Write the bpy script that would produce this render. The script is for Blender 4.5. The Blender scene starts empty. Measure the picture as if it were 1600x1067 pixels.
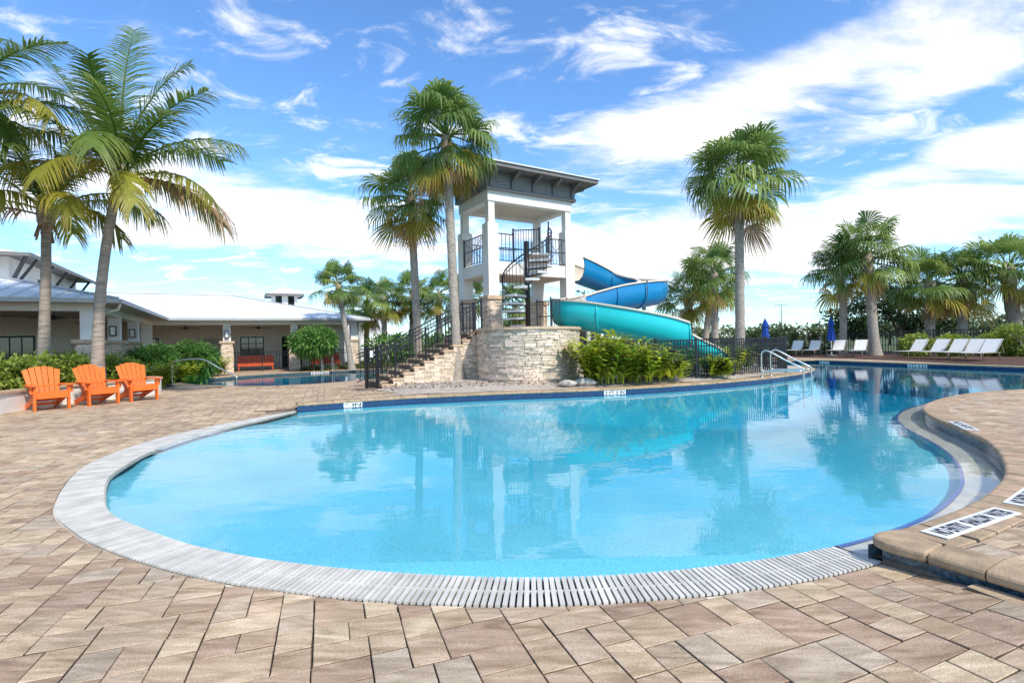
import bpy, math, random
import numpy as np
from mathutils import Vector, Matrix
from mathutils.geometry import delaunay_2d_cdt, tessellate_polygon
R = math.radians
SC = bpy.context.scene
COL = SC.collection

# ------------------------------------------------------------------ camera, sky, sun, exposure
cam_d = bpy.data.cameras.new('camera'); cam = bpy.data.objects.new('camera', cam_d); COL.objects.link(cam)
cam_d.sensor_width = 36.0; cam_d.lens = 36.0 * 795 / 1600; cam_d.clip_start = 0.05; cam_d.clip_end = 5000
ROLL = 0.021
cr, sr = math.cos(ROLL), math.sin(ROLL)
cam.matrix_world = Matrix(((cr, sr, 0, 0), (0, 0, -1, 0), (-sr, cr, 0, 1.45), (0, 0, 0, 1)))
SC.camera = cam

SUN_DIR = Vector((0.50, -0.62, 0.80)).normalized()      # towards the sun
world = bpy.data.worlds.new('World'); SC.world = world; world.use_nodes = True
def build_world():
    nt = world.node_tree; nt.nodes.clear()
    def n(t, **k):
        x = nt.nodes.new(t)
        for a, b in k.items(): setattr(x, a, b)
        return x
    L = nt.links.new
    out = n('ShaderNodeOutputWorld'); bg = n('ShaderNodeBackground'); bg.inputs[1].default_value = 0.15
    sky = n('ShaderNodeTexSky', sky_type='NISHITA', sun_disc=False)
    sky.sun_elevation = math.asin(SUN_DIR.z); sky.sun_rotation = math.atan2(SUN_DIR.x, SUN_DIR.y)
    sky.air_density = 1.0; sky.dust_density = 0.3; sky.ozone_density = 2.0
    hs = n('ShaderNodeMix', data_type='RGBA', blend_type='MULTIPLY'); hs.inputs[0].default_value = 1.0
    hs.inputs[7].default_value = (0.66, 0.93, 1.17, 1); L(sky.outputs[0], hs.inputs[6])
    tc = n('ShaderNodeTexCoord'); sp = n('ShaderNodeSeparateXYZ'); L(tc.outputs['Generated'], sp.inputs[0])
    def math_(op, a, b=None, clamp=False):
        m = n('ShaderNodeMath', operation=op); m.use_clamp = clamp
        for i, v in enumerate((a, b)):
            if v is None: continue
            if isinstance(v, (int, float)): m.inputs[i].default_value = v
            else: L(v, m.inputs[i])
        return m.outputs[0]
    x, y, z = sp.outputs
    zz = math_('ADD', math_('ABSOLUTE', z), 0.16)
    cb = n('ShaderNodeCombineXYZ'); L(math_('DIVIDE', x, zz), cb.inputs[0]); L(math_('DIVIDE', y, zz), cb.inputs[1])
    mp = n('ShaderNodeMapping'); mp.inputs['Rotation'].default_value = (0, 0, R(35)); mp.inputs['Scale'].default_value = (0.55, 1.1, 1)
    L(cb.outputs[0], mp.inputs[0])
    no = n('ShaderNodeTexNoise'); no.inputs['Scale'].default_value = 2.0; no.inputs['Detail'].default_value = 10
    no.inputs['Roughness'].default_value = 0.62; no.inputs['Distortion'].default_value = 0.35
    L(mp.outputs[0], no.inputs['Vector'])
    # broad cloud banks: (direction, spreads x/z, weight)
    dens = math_('ADD', no.outputs[0], -0.075)
    def bank(px, py, sx, sz, w, tilt=0.0):
        a, e = (px - 800) / 795, (533.5 - py) / 795 - 0.021 * (px - 800) / 795
        c = Vector((a, 1, e)).normalized()
        nonlocal dens
        dx = math_('SUBTRACT', x, c.x); dz = math_('SUBTRACT', z, c.z); dy = math_('SUBTRACT', y, c.y)
        dz = math_('SUBTRACT', dz, math_('MULTIPLY', dx, tilt))
        q = math_('ADD', math_('POWER', math_('DIVIDE', math_('ABSOLUTE', dx), sx), 2.0), math_('POWER', math_('DIVIDE', math_('ABSOLUTE', dz), sz), 2.0))
        q = math_('ADD', q, math_('POWER', math_('DIVIDE', math_('ABSOLUTE', dy), 0.7), 2.0))
        g = math_('MULTIPLY', math_('EXPONENT', math_('MULTIPLY', q, -1.0)), w)
        dens = math_('ADD', dens, g)
    bank(1130, 165, 0.26, 0.055, 0.24, 0.22)
    bank(1330, 330, 0.40, 0.085, 0.26, 0.14)
    bank(1540, 90, 0.09, 0.08, 0.18, 0.3)
    bank(960, 75, 0.07, 0.025, 0.12, 0.2)
    bank(380, 325, 0.38, 0.070, 0.28, -0.10)
    bank(960, 400, 0.25, 0.06, 0.16, 0.0)
    bank(430, 130, 0.42, 0.10, -0.13, 0.0)
    bank(820, 60, 0.25, 0.08, -0.10, 0.0)
    bank(1240, 30, 0.20, 0.05, -0.12, 0.2)
    bank(1420, 225, 0.14, 0.028, -0.20, 0.35)
    bank(1250, 470, 0.40, 0.03, -0.12, 0.0)
    bank(250, 440, 0.40, 0.04, -0.14, 0.0)
    mr = n('ShaderNodeMapRange', interpolation_type='SMOOTHSTEP'); mr.inputs[1].default_value = 0.44; mr.inputs[2].default_value = 0.68
    L(dens, mr.inputs[0])
    mp2 = n('ShaderNodeMapping'); mp2.inputs['Rotation'].default_value = (0, 0, R(62)); mp2.inputs['Scale'].default_value = (0.9, 1.6, 1); L(cb.outputs[0], mp2.inputs[0])
    nw = n('ShaderNodeTexNoise'); nw.inputs['Scale'].default_value = 3.6; nw.inputs['Detail'].default_value = 9; nw.inputs['Roughness'].default_value = 0.6; nw.inputs['Distortion'].default_value = 0.6; L(mp2.outputs[0], nw.inputs['Vector'])
    mw = n('ShaderNodeMapRange', interpolation_type='SMOOTHSTEP'); mw.inputs[1].default_value = 0.49; mw.inputs[2].default_value = 0.70; mw.inputs[4].default_value = 0.85; L(nw.outputs[0], mw.inputs[0])
    cover = math_('MAXIMUM', mr.outputs[0], mw.outputs[0])
    n2 = n('ShaderNodeTexNoise'); n2.inputs['Scale'].default_value = 3.2; n2.inputs['Detail'].default_value = 5; L(mp.outputs[0], n2.inputs['Vector'])
    cr_ = n('ShaderNodeValToRGB'); L(n2.outputs[0], cr_.inputs[0])
    cr_.color_ramp.elements[0].position = 0.33; cr_.color_ramp.elements[0].color = (4.4, 4.5, 4.75, 1)
    cr_.color_ramp.elements[1].position = 0.56; cr_.color_ramp.elements[1].color = (5.9, 5.85, 5.8, 1)
    mx = n('ShaderNodeMix', data_type='RGBA'); L(cover, mx.inputs[0]); L(hs.outputs[2], mx.inputs[6]); L(cr_.outputs[0], mx.inputs[7])
    L(mx.outputs[2], bg.inputs[0]); L(bg.outputs[0], out.inputs[0])
build_world()
sun_d = bpy.data.lights.new('sun', 'SUN'); sun_d.energy = 2.9; sun_d.angle = R(4); sun_d.color = (1.0, 0.93, 0.82)
sun = bpy.data.objects.new('sun', sun_d); COL.objects.link(sun)
sun.rotation_euler = SUN_DIR.to_track_quat('Z', 'Y').to_euler()
SC.view_settings.view_transform = 'Standard'; SC.view_settings.look = 'None'
SC.view_settings.exposure = 0.66; SC.view_settings.gamma = 1.0; SC.view_settings.use_curve_mapping = False
SC.render.engine = 'CYCLES'
SC.cycles.max_bounces = 6; SC.cycles.diffuse_bounces = 3; SC.cycles.transparent_max_bounces = 12; SC.cycles.use_adaptive_sampling = True; SC.cycles.adaptive_threshold = 0.02; SC.cycles.volume_bounces = 0
SC.cycles.use_denoising = True

# ------------------------------------------------------------------ materials
MATS = {}
def mat(name, col, rough=0.6, var=0.12, scale=6.0, bump=0.0, bscale=60.0, metal=0.0, orand=0.0, col2=None, attr=None, spec=0.4, stretch=None, transl=0.0, tip=None):
    if name in MATS: return MATS[name]
    m = bpy.data.materials.new(name); m.use_nodes = True; nt = m.node_tree; L = nt.links.new
    b = nt.nodes['Principled BSDF']; out = nt.nodes['Material Output']
    b.inputs['Roughness'].default_value = rough; b.inputs['Metallic'].default_value = metal
    b.inputs['Specular IOR Level'].default_value = spec
    tc = nt.nodes.new('ShaderNodeTexCoord'); vec = tc.outputs['Object']
    if stretch:
        mp = nt.nodes.new('ShaderNodeMapping'); mp.inputs['Scale'].default_value = stretch; L(vec, mp.inputs[0]); vec = mp.outputs[0]
    no = nt.nodes.new('ShaderNodeTexNoise'); no.inputs['Scale'].default_value = scale; no.inputs['Detail'].default_value = 6; L(vec, no.inputs['Vector'])
    rr = nt.nodes.new('ShaderNodeMapRange'); rr.inputs[1].default_value = 0.3; rr.inputs[2].default_value = 0.7; L(no.outputs[0], rr.inputs[0])
    c = Vector(col); a = c * (1 - var); d = Vector(col2) if col2 else c * (1 + var)
    mx = nt.nodes.new('ShaderNodeMix'); mx.data_type = 'RGBA'
    mx.inputs[6].default_value = (*a, 1); mx.inputs[7].default_value = (*d, 1); L(rr.outputs[0], mx.inputs[0]); cout = mx.outputs[2]
    if tip:
        at = nt.nodes.new('ShaderNodeAttribute'); at.attribute_name = 't'
        pw = nt.nodes.new('ShaderNodeMath'); pw.operation = 'POWER'; pw.inputs[1].default_value = 2.2; L(at.outputs['Fac'], pw.inputs[0])
        m2 = nt.nodes.new('ShaderNodeMix'); m2.data_type = 'RGBA'; m2.inputs[7].default_value = (*tip, 1)
        L(pw.outputs[0], m2.inputs[0]); L(cout, m2.inputs[6]); cout = m2.outputs[2]
    if orand or attr:
        hs = nt.nodes.new('ShaderNodeHueSaturation'); k = orand or 0.25
        if attr: src = nt.nodes.new('ShaderNodeAttribute'); src.attribute_name = attr; s = src.outputs['Fac']
        else: src = nt.nodes.new('ShaderNodeObjectInfo'); s = src.outputs['Random']
        r1 = nt.nodes.new('ShaderNodeMapRange'); r1.inputs[3].default_value = 1 - k; r1.inputs[4].default_value = 1 + k; L(s, r1.inputs[0])
        r2 = nt.nodes.new('ShaderNodeMapRange'); r2.inputs[3].default_value = 0.5 + k * 0.06; r2.inputs[4].default_value = 0.5 - k * 0.06; L(s, r2.inputs[0])
        L(r1.outputs[0], hs.inputs['Value']); L(r2.outputs[0], hs.inputs['Hue']); L(cout, hs.inputs['Color']); cout = hs.outputs[0]
    L(cout, b.inputs['Base Color'])
    if bump:
        nb = nt.nodes.new('ShaderNodeTexNoise'); nb.inputs['Scale'].default_value = bscale; nb.inputs['Detail'].default_value = 5; L(vec, nb.inputs['Vector'])
        bp = nt.nodes.new('ShaderNodeBump'); bp.inputs['Strength'].default_value = bump; bp.inputs['Distance'].default_value = 0.02
        L(nb.outputs[0], bp.inputs['Height']); L(bp.outputs[0], b.inputs['Normal'])
    if transl:
        tr = nt.nodes.new('ShaderNodeBsdfTranslucent'); L(cout, tr.inputs[0])
        ms = nt.nodes.new('ShaderNodeMixShader'); ms.inputs[0].default_value = transl
        L(b.outputs[0], ms.inputs[1]); L(tr.outputs[0], ms.inputs[2]); L(ms.outputs[0], out.inputs[0])
    MATS[name] = m; return m

M_STUCCO = mat('white_stucco', (0.76, 0.73, 0.67), 0.85, 0.08, 1.3, 0.15, 90)
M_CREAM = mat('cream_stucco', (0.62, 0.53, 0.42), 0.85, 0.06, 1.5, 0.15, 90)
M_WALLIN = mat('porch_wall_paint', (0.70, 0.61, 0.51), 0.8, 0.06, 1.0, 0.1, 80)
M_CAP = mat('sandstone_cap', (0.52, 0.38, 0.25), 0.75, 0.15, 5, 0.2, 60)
M_ROOF = mat('white_metal_roof', (0.80, 0.80, 0.79), 0.5, 0.05, 0.7)
M_SEAM = mat('roof_seam_metal', (0.66, 0.66, 0.66), 0.5, 0.05, 2)
M_GUTTER = mat('grey_gutter', (0.42, 0.42, 0.41), 0.5, 0.06, 3)
M_DARKTRIM = mat('charcoal_trim', (0.045, 0.047, 0.05), 0.5, 0.1, 6)
M_GREYWOOD = mat('grey_painted_timber', (0.17, 0.16, 0.15), 0.6, 0.1, 5, 0.1, 50)
M_FRIEZE = mat('grey_lap_siding', (0.23, 0.22, 0.20), 0.65, 0.08, 4, 0.1, 40)
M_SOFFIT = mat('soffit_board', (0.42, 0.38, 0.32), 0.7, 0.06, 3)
M_BLACK = mat('black_powder_coat', (0.013, 0.013, 0.015), 0.38, 0.15, 20)
M_STEEL = mat('brushed_steel', (0.72, 0.70, 0.64), 0.22, 0.05, 10, metal=0.9)
M_GLASS = mat('dark_window_glass', (0.012, 0.014, 0.016), 0.05, 0.2, 2, spec=0.8)
M_FRAME = mat('bronze_frame', (0.02, 0.018, 0.016), 0.4, 0.1, 8)
M_STONE = mat('stacked_ledgestone', (0.68, 0.55, 0.41), 0.85, 0.22, 14, 0.5, 45, attr='rnd', orand=0.30)
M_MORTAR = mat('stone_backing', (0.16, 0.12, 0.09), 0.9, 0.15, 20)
M_TREADS = mat('concrete_tread', (0.55, 0.55, 0.53), 0.7, 0.08, 20, 0.15, 90)
M_ORANGE = mat('orange_plastic_lumber', (0.80, 0.16, 0.022), 0.42, 0.08, 8, 0.06, 120, orand=0.07, stretch=(1, 1, 6))
M_BENCH = mat('orange_red_bench', (0.62, 0.10, 0.03), 0.5, 0.08, 5, orand=0.06)
M_STRAP = mat('cream_vinyl_strap', (0.82, 0.79, 0.72), 0.5, 0.05, 10)
M_TAN = mat('bronze_tube', (0.24, 0.19, 0.13), 0.45, 0.1, 10)
M_BLUEFAB = mat('blue_canvas', (0.008, 0.055, 0.30), 0.8, 0.15, 9, 0.1, 40)
M_GRATE = mat('white_pvc_slat', (0.58, 0.545, 0.475), 0.6, 0.16, 5, 0.08, 90, orand=0.12)
M_TROUGH = mat('gutter_trough', (0.10, 0.095, 0.085), 0.9, 0.2, 8)
M_COPING = mat('tumbled_coping_stone', (0.41, 0.285, 0.175), 0.8, 0.22, 9, 0.35, 70, orand=0.16)
M_TILE = mat('blue_waterline_tile', (0.010, 0.040, 0.11), 0.2, 0.5, 26, spec=0.6)
M_TILE2 = mat('teal_mosaic_tile', (0.06, 0.11, 0.14), 0.22, 0.6, 40, spec=0.6)
M_SHELF = mat('wet_plaster_shelf', (0.50, 0.47, 0.40), 0.5, 0.12, 5, 0.1, 70)
M_SAND = mat('joint_sand', (0.15, 0.11, 0.08), 0.95, 0.3, 12, 0.2, 60)
M_GRASS = mat('grass_ground', (0.075, 0.10, 0.035), 0.95, 0.35, 0.6, 0.3, 8)
M_MULCH = mat('brown_mulch', (0.10, 0.05, 0.03), 0.95, 0.55, 22, 0.9, 30)
M_GRAVEL = mat('shell_gravel', (0.46, 0.39, 0.32), 0.95, 0.45, 34, 0.8, 40)
M_ROCK = mat('pale_rock', (0.42, 0.39, 0.34), 0.9, 0.25, 6, 0.5, 20)
M_SIGNW = mat('white_sign_tile', (0.74, 0.74, 0.72), 0.4, 0.05, 20)
M_SIGNK = mat('black_lettering', (0.045, 0.045, 0.05), 0.6, 0.3, 20)
M_LAMP = mat('lantern_glass', (0.82, 0.80, 0.74), 0.3, 0.03, 5)
M_TRUNK = mat('grey_palm_bark', (0.36, 0.31, 0.25), 0.9, 0.42, 9, 0.9, 24, stretch=(1, 1, 5))
M_COCOBARK = mat('ringed_coconut_bark', (0.32, 0.265, 0.21), 0.9, 0.36, 5, 0.8, 14, stretch=(0.6, 0.6, 4))
M_BOOT = mat('palm_boots', (0.36, 0.29, 0.21), 0.9, 0.35, 8, 0.5, 30)
M_WOODY = mat('brown_stem', (0.10, 0.07, 0.045), 0.9, 0.3, 10, 0.3, 30)
def leafm(name, c, tip, orand=0.22, var=0.25, transl=0.45, rough=0.45):
    return mat(name, c, rough, var, 2.5, orand=orand, transl=transl, tip=tip, spec=0.35)
L_FAN = leafm('fan_palm_leaf', (0.175, 0.275, 0.065), (0.34, 0.38, 0.11), 0.36)
L_FANY = leafm('yellowing_fan_leaf', (0.36, 0.33, 0.05), (0.72, 0.40, 0.08))
L_DEAD = leafm('dry_palm_leaf', (0.40, 0.24, 0.11), (0.52, 0.35, 0.18), transl=0.2, rough=0.8)
L_COCO = leafm('coconut_leaf', (0.125, 0.205, 0.035), (0.26, 0.28, 0.06))
L_COCOY = leafm('yellow_coconut_leaf', (0.30, 0.30, 0.035), (0.40, 0.32, 0.06))
L_HEDGE = leafm('hedge_leaf', (0.23, 0.32, 0.045), (0.46, 0.50, 0.11), 0.1, 0.55)
L_HEDGE2 = leafm('dark_hedge_leaf', (0.12, 0.165, 0.045), (0.23, 0.22, 0.07), 0.1, 0.5)
L_GREEN = leafm('deep_green_leaf', (0.12, 0.26, 0.05), (0.22, 0.38, 0.09), 0.1, 0.45)
L_GINGER = leafm('variegated_ginger_leaf', (0.36, 0.43, 0.04), (0.72, 0.64, 0.11), 0.35, 0.5)
L_DARK = leafm('dark_tree_leaf', (0.028, 0.062, 0.020), (0.05, 0.09, 0.03), 0.1, 0.5)
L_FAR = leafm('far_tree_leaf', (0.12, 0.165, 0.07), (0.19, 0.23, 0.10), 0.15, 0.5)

def paver_mat():
    m = bpy.data.materials.new('tumbled_paver'); m.use_nodes = True; nt = m.node_tree; L = nt.links.new
    b = nt.nodes['Principled BSDF']; b.inputs['Roughness'].default_value = 0.82; b.inputs['Specular IOR Level'].default_value = 0.3
    at = nt.nodes.new('ShaderNodeAttribute'); at.attribute_name = 'rnd'
    rp = nt.nodes.new('ShaderNodeValToRGB'); e = rp.color_ramp.elements
    e[0].position = 0; e[0].color = (0.37, 0.26, 0.185, 1); e[1].position = 1; e[1].color = (0.58, 0.46, 0.31, 1)
    for p, c in ((0.2, (0.43, 0.31, 0.215, 1)), (0.42, (0.49, 0.37, 0.25, 1)), (0.6, (0.45, 0.36, 0.265, 1)), (0.8, (0.50, 0.37, 0.25, 1))):
        x = e.new(p); x.color = c
    L(at.outputs['Fac'], rp.inputs[0])
    g = nt.nodes.new('ShaderNodeNewGeometry')
    ad = nt.nodes.new('ShaderNodeVectorMath'); ad.operation = 'ADD'
    sc = nt.nodes.new('ShaderNodeVectorMath'); sc.operation = 'SCALE'; cbx = nt.nodes.new('ShaderNodeCombineXYZ')
    L(at.outputs['Fac'], cbx.inputs[2]); L(cbx.outputs[0], sc.inputs[0]); sc.inputs['Scale'].default_value = 37.0
    L(g.outputs['Position'], ad.inputs[0]); L(sc.outputs[0], ad.inputs[1])
    mp = nt.nodes.new('ShaderNodeMapping'); mp.inputs['Rotation'].default_value = (0, 0, R(-20)); mp.inputs['Scale'].default_value = (3.2, 15, 3)
    L(ad.outputs[0], mp.inputs[0])
    fr1 = nt.nodes.new('ShaderNodeMath'); fr1.operation = 'MULTIPLY'; fr1.inputs[1].default_value = 7.31; L(at.outputs['Fac'], fr1.inputs[0])
    fr2 = nt.nodes.new('ShaderNodeMath'); fr2.operation = 'FRACT'; L(fr1.outputs[0], fr2.inputs[0])
    fr3 = nt.nodes.new('ShaderNodeMath'); fr3.operation = 'GREATER_THAN'; fr3.inputs[1].default_value = 0.62; L(fr2.outputs[0], fr3.inputs[0])
    fr4 = nt.nodes.new('ShaderNodeMath'); fr4.operation = 'MULTIPLY_ADD'; fr4.inputs[1].default_value = R(90); fr4.inputs[2].default_value = R(-20); L(fr3.outputs[0], fr4.inputs[0])
    rc_ = nt.nodes.new('ShaderNodeCombineXYZ'); L(fr4.outputs[0], rc_.inputs[2]); L(rc_.outputs[0], mp.inputs['Rotation'])
    n1 = nt.nodes.new('ShaderNodeTexNoise'); n1.inputs['Scale'].default_value = 1.0; n1.inputs['Detail'].default_value = 5; n1.inputs['Distortion'].default_value = 0.9; L(mp.outputs[0], n1.inputs['Vector'])
    n2 = nt.nodes.new('ShaderNodeTexNoise'); n2.inputs['Scale'].default_value = 130; n2.inputs['Detail'].default_value = 3; L(g.outputs['Position'], n2.inputs['Vector'])
    n3 = nt.nodes.new('ShaderNodeTexNoise'); n3.inputs['Scale'].default_value = 0.9; n3.inputs['Detail'].default_value = 4; L(g.outputs['Position'], n3.inputs['Vector'])
    def rng(src, lo, hi, a=0.3, c=0.7):
        r = nt.nodes.new('ShaderNodeMapRange'); r.inputs[1].default_value = a; r.inputs[2].default_value = c
        r.inputs[3].default_value = lo; r.inputs[4].default_value = hi; L(src, r.inputs[0]); return r.outputs[0]
    def mul(a, c):
        x = nt.nodes.new('ShaderNodeMath'); x.operation = 'MULTIPLY'; L(a, x.inputs[0]); L(c, x.inputs[1]); return x.outputs[0]
    v = mul(mul(rng(n1.outputs[0], 0.66, 1.30), rng(n2.outputs[0], 0.74, 1.20)), rng(n3.outputs[0], 0.80, 1.14))
    hs = nt.nodes.new('ShaderNodeHueSaturation'); L(v, hs.inputs['Value']); L(rp.outputs[0], hs.inputs['Color'])
    L(rng(n1.outputs[0], 1.2, 1.0), hs.inputs['Saturation'])
    L(hs.outputs[0], b.inputs['Base Color'])
    bp = nt.nodes.new('ShaderNodeBump'); bp.inputs['Strength'].default_value = 0.35; bp.inputs['Distance'].default_value = 0.006
    sm = nt.nodes.new('ShaderNodeMath'); sm.operation = 'ADD'; L(n1.outputs[0], sm.inputs[0]); L(n2.outputs[0], sm.inputs[1])
    L(sm.outputs[0], bp.inputs['Height']); L(bp.outputs[0], b.inputs['Normal'])
    return m
M_PAVER = paver_mat()
def far_paving_mat():
    m = bpy.data.materials.new('distant_paving'); m.use_nodes = True; nt = m.node_tree; L = nt.links.new
    b = nt.nodes['Principled BSDF']; b.inputs['Roughness'].default_value = 0.85
    g = nt.nodes.new('ShaderNodeNewGeometry'); mp = nt.nodes.new('ShaderNodeMapping'); mp.inputs['Rotation'].default_value = (0, 0, R(-20)); L(g.outputs['Position'], mp.inputs[0])
    br = nt.nodes.new('ShaderNodeTexBrick'); br.inputs['Scale'].default_value = 1.0
    br.inputs['Brick Width'].default_value = 0.3; br.inputs['Row Height'].default_value = 0.2; br.inputs['Mortar Size'].default_value = 0.006
    br.inputs['Color1'].default_value = (0.50, 0.37, 0.26, 1); br.inputs['Color2'].default_value = (0.42, 0.30, 0.20, 1); br.inputs['Mortar'].default_value = (0.2, 0.15, 0.1, 1)
    L(mp.outputs[0], br.inputs['Vector']); L(br.outputs[0], b.inputs['Base Color'])
    return m
M_FARPAVE = far_paving_mat()

def water_mat(name, absorb, dens, rough=0.015):
    m = bpy.data.materials.new(name); m.use_nodes = True; nt = m.node_tree; L = nt.links.new; nt.nodes.clear()
    out = nt.nodes.new('ShaderNodeOutputMaterial')
    tr = nt.nodes.new('ShaderNodeBsdfTransparent'); gl = nt.nodes.new('ShaderNodeBsdfGlossy'); gl.inputs['Roughness'].default_value = rough
    fr = nt.nodes.new('ShaderNodeFresnel')
    g = nt.nodes.new('ShaderNodeNewGeometry')
    io = nt.nodes.new('ShaderNodeMapRange'); io.inputs[3].default_value = 1.46; io.inputs[4].default_value = 1 / 1.46      # the thin sheet does not bend rays, so both sides use the air-side Fresnel
    L(g.outputs['Backfacing'], io.inputs[0]); L(io.outputs[0], fr.inputs['IOR'])
    mp = nt.nodes.new('ShaderNodeMapping'); mp.inputs['Scale'].default_value = (1.0, 1.6, 1); L(g.outputs['Position'], mp.inputs[0])
    n1 = nt.nodes.new('ShaderNodeTexNoise'); n1.inputs['Scale'].default_value = 2.4; n1.inputs['Detail'].default_value = 3; n1.inputs['Roughness'].default_value = 0.45; L(mp.outputs[0], n1.inputs['Vector'])
    bp = nt.nodes.new('ShaderNodeBump'); bp.inputs['Strength'].default_value = 0.045; bp.inputs['Distance'].default_value = 0.05
    L(n1.outputs[0], bp.inputs['Height']); L(bp.outputs[0], gl.inputs['Normal']); L(bp.outputs[0], fr.inputs['Normal'])
    mx = nt.nodes.new('ShaderNodeMixShader'); L(fr.outputs[0], mx.inputs[0]); L(tr.outputs[0], mx.inputs[1]); L(gl.outputs[0], mx.inputs[2])
    L(mx.outputs[0], out.inputs[0])
    va = nt.nodes.new('ShaderNodeVolumeAbsorption'); va.inputs[0].default_value = (*absorb, 1); va.inputs[1].default_value = dens
    L(va.outputs[0], out.inputs['Volume'])
    return m
M_WATER = water_mat('pool_water', (0.08, 0.83, 0.91), 0.34)
M_WATER2 = water_mat('far_pool_water', (0.10, 0.72, 0.82), 0.45)
M_FLOOR = mat('pale_blue_plaster', (0.125, 0.50, 0.60), 0.8, 0.06, 1.2, 0.05, 50)
# speckled plaster grain on the pool floor
def add_speckle(m):
    nt = m.node_tree; L = nt.links.new; b = nt.nodes['Principled BSDF']; src = b.inputs['Base Color'].links[0].from_socket
    g = nt.nodes.new('ShaderNodeNewGeometry'); n = nt.nodes.new('ShaderNodeTexNoise'); n.inputs['Scale'].default_value = 55; n.inputs['Detail'].default_value = 3
    L(g.outputs['Position'], n.inputs['Vector'])
    r = nt.nodes.new('ShaderNodeMapRange'); r.inputs[1].default_value = 0.3; r.inputs[2].default_value = 0.7; r.inputs[3].default_value = 0.82; r.inputs[4].default_value = 1.16; L(n.outputs[0], r.inputs[0])
    hs = nt.nodes.new('ShaderNodeHueSaturation'); L(r.outputs[0], hs.inputs['Value']); L(src, hs.inputs['Color']); L(hs.outputs[0], b.inputs['Base Color'])
add_speckle(M_FLOOR)
def slide_mat(name, c):
    return mat(name, c, 0.28, 0.07, 0.8, 0.0, spec=0.5)
M_SLB = slide_mat('blue_fibreglass', (0.004, 0.20, 0.43)); M_SLT = slide_mat('teal_fibreglass', (0.012, 0.53, 0.54)); M_SLC = slide_mat('cream_fibreglass', (0.70, 0.62, 0.50))

# ------------------------------------------------------------------ mesh helpers
class MB:
    def __init__(s): s.v = []; s.f = []; s.a = []
    def quadbox(s, c, sz, m=None, r=0.0):
        x, y, z = sz[0] / 2, sz[1] / 2, sz[2] / 2; o = len(s.v)
        for q in ((-x, -y, -z), (x, -y, -z), (x, y, -z), (-x, y, -z), (-x, -y, z), (x, -y, z), (x, y, z), (-x, y, z)):
            p = Vector(q)
            if m is not None: p = m @ p
            s.v.append(tuple(p + Vector(c)))
        for q in ((3, 2, 1, 0), (4, 5, 6, 7), (0, 1, 5, 4), (1, 2, 6, 5), (2, 3, 7, 6), (3, 0, 4, 7)):
            s.f.append(tuple(o + i for i in q)); s.a.append(r)
        return s
    def bar(s, p0, p1, w, h, up=(0, 0, 1), r=0.0):
        p0, p1 = Vector(p0), Vector(p1); d = p1 - p0; l = d.length; d.normalize()
        u = Vector(up)
        if abs(d.dot(u)) > 0.999: u = Vector((0, 1, 0))
        x = d.cross(u).normalized(); z = x.cross(d)
        m = Matrix((x, d, z)).transposed()
        return s.quadbox((p0 + p1) / 2, (w, l, h), m, r)
    def tube(s, pts, rad, n=8, cap=True):
        pts = [Vector(p) for p in pts]; k = len(pts); o = len(s.v)
        rr = rad if hasattr(rad, '__len__') else [rad] * k
        ref = None
        for i, p in enumerate(pts):
            d = (pts[min(i + 1, k - 1)] - pts[max(i - 1, 0)]).normalized()
            if ref is None:
                ref = Vector((0, 0, 1)) if abs(d.z) < 0.9 else Vector((1, 0, 0))
            a = d.cross(ref).normalized(); b = a.cross(d).normalized(); ref = b
            for j in range(n):
                t = 2 * math.pi * j / n
                s.v.append(tuple(p + (a * math.cos(t) + b * math.sin(t)) * rr[i]))
        for i in range(k - 1):
            for j in range(n):
                s.f.append((o + i * n + j, o + i * n + (j + 1) % n, o + (i + 1) * n + (j + 1) % n, o + (i + 1) * n + j)); s.a.append(0)
        if cap:
            s.f.append(tuple(o + j for j in range(n))[::-1]); s.a.append(0)
            s.f.append(tuple(o + (k - 1) * n + j for j in range(n))); s.a.append(0)
        return s
    def prism(s, poly, z0, z1, r=0.0):
        n = len(poly); o = len(s.v)
        for z in (z0, z1):
            for p in poly: s.v.append((p[0], p[1], z))
        s.f.append(tuple(range(o + n - 1, o - 1, -1))); s.f.append(tuple(range(o + n, o + 2 * n)))
        for i in range(n): s.f.append((o + i, o + (i + 1) % n, o + n + (i + 1) % n, o + n + i))
        s.a += [r] * (n + 2); return s
    def poly(s, pts, r=0.0):
        o = len(s.v); s.v += [tuple(p) for p in pts]; s.f.append(tuple(range(o, o + len(pts)))); s.a.append(r); return s
    def mesh(s, name, m=None, smooth=False, attr=False):
        me = bpy.data.meshes.new(name); me.from_pydata(s.v, [], s.f); me.update()
        if m: me.materials.append(m)
        if smooth: me.polygons.foreach_set('use_smooth', [True] * len(me.polygons))
        if attr:
            at = me.attributes.new('rnd', 'FLOAT', 'FACE'); at.data.foreach_set('value', s.a)
        return me
    def build(s, name, m, parent=None, smooth=False, attr=False, bevel=0):
        o = link(name, s.mesh(name, m, smooth, attr), parent)
        if bevel:
            b = o.modifiers.new('bevel', 'BEVEL'); b.width = bevel; b.segments = 2; b.limit_method = 'ANGLE'
        return o
def link(name, data, parent=None, loc=None, rz=None):
    o = bpy.data.objects.new(name, data); COL.objects.link(o)
    if parent: o.parent = parent
    if loc is not None: o.location = loc
    if rz is not None: o.rotation_euler = (0, 0, rz)
    return o
def tag(o, label=None, cat=None, group=None, kind=None):
    for k, v in (('label', label), ('category', cat), ('group', group), ('kind', kind)):
        if v: o[k] = v
    return o
def empty(name, loc=(0, 0, 0), rz=0.0, label=None, cat=None, group=None):
    o = link(name, None, None, loc, rz); o.empty_display_size = 0.2
    return tag(o, label, cat, group)
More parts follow.
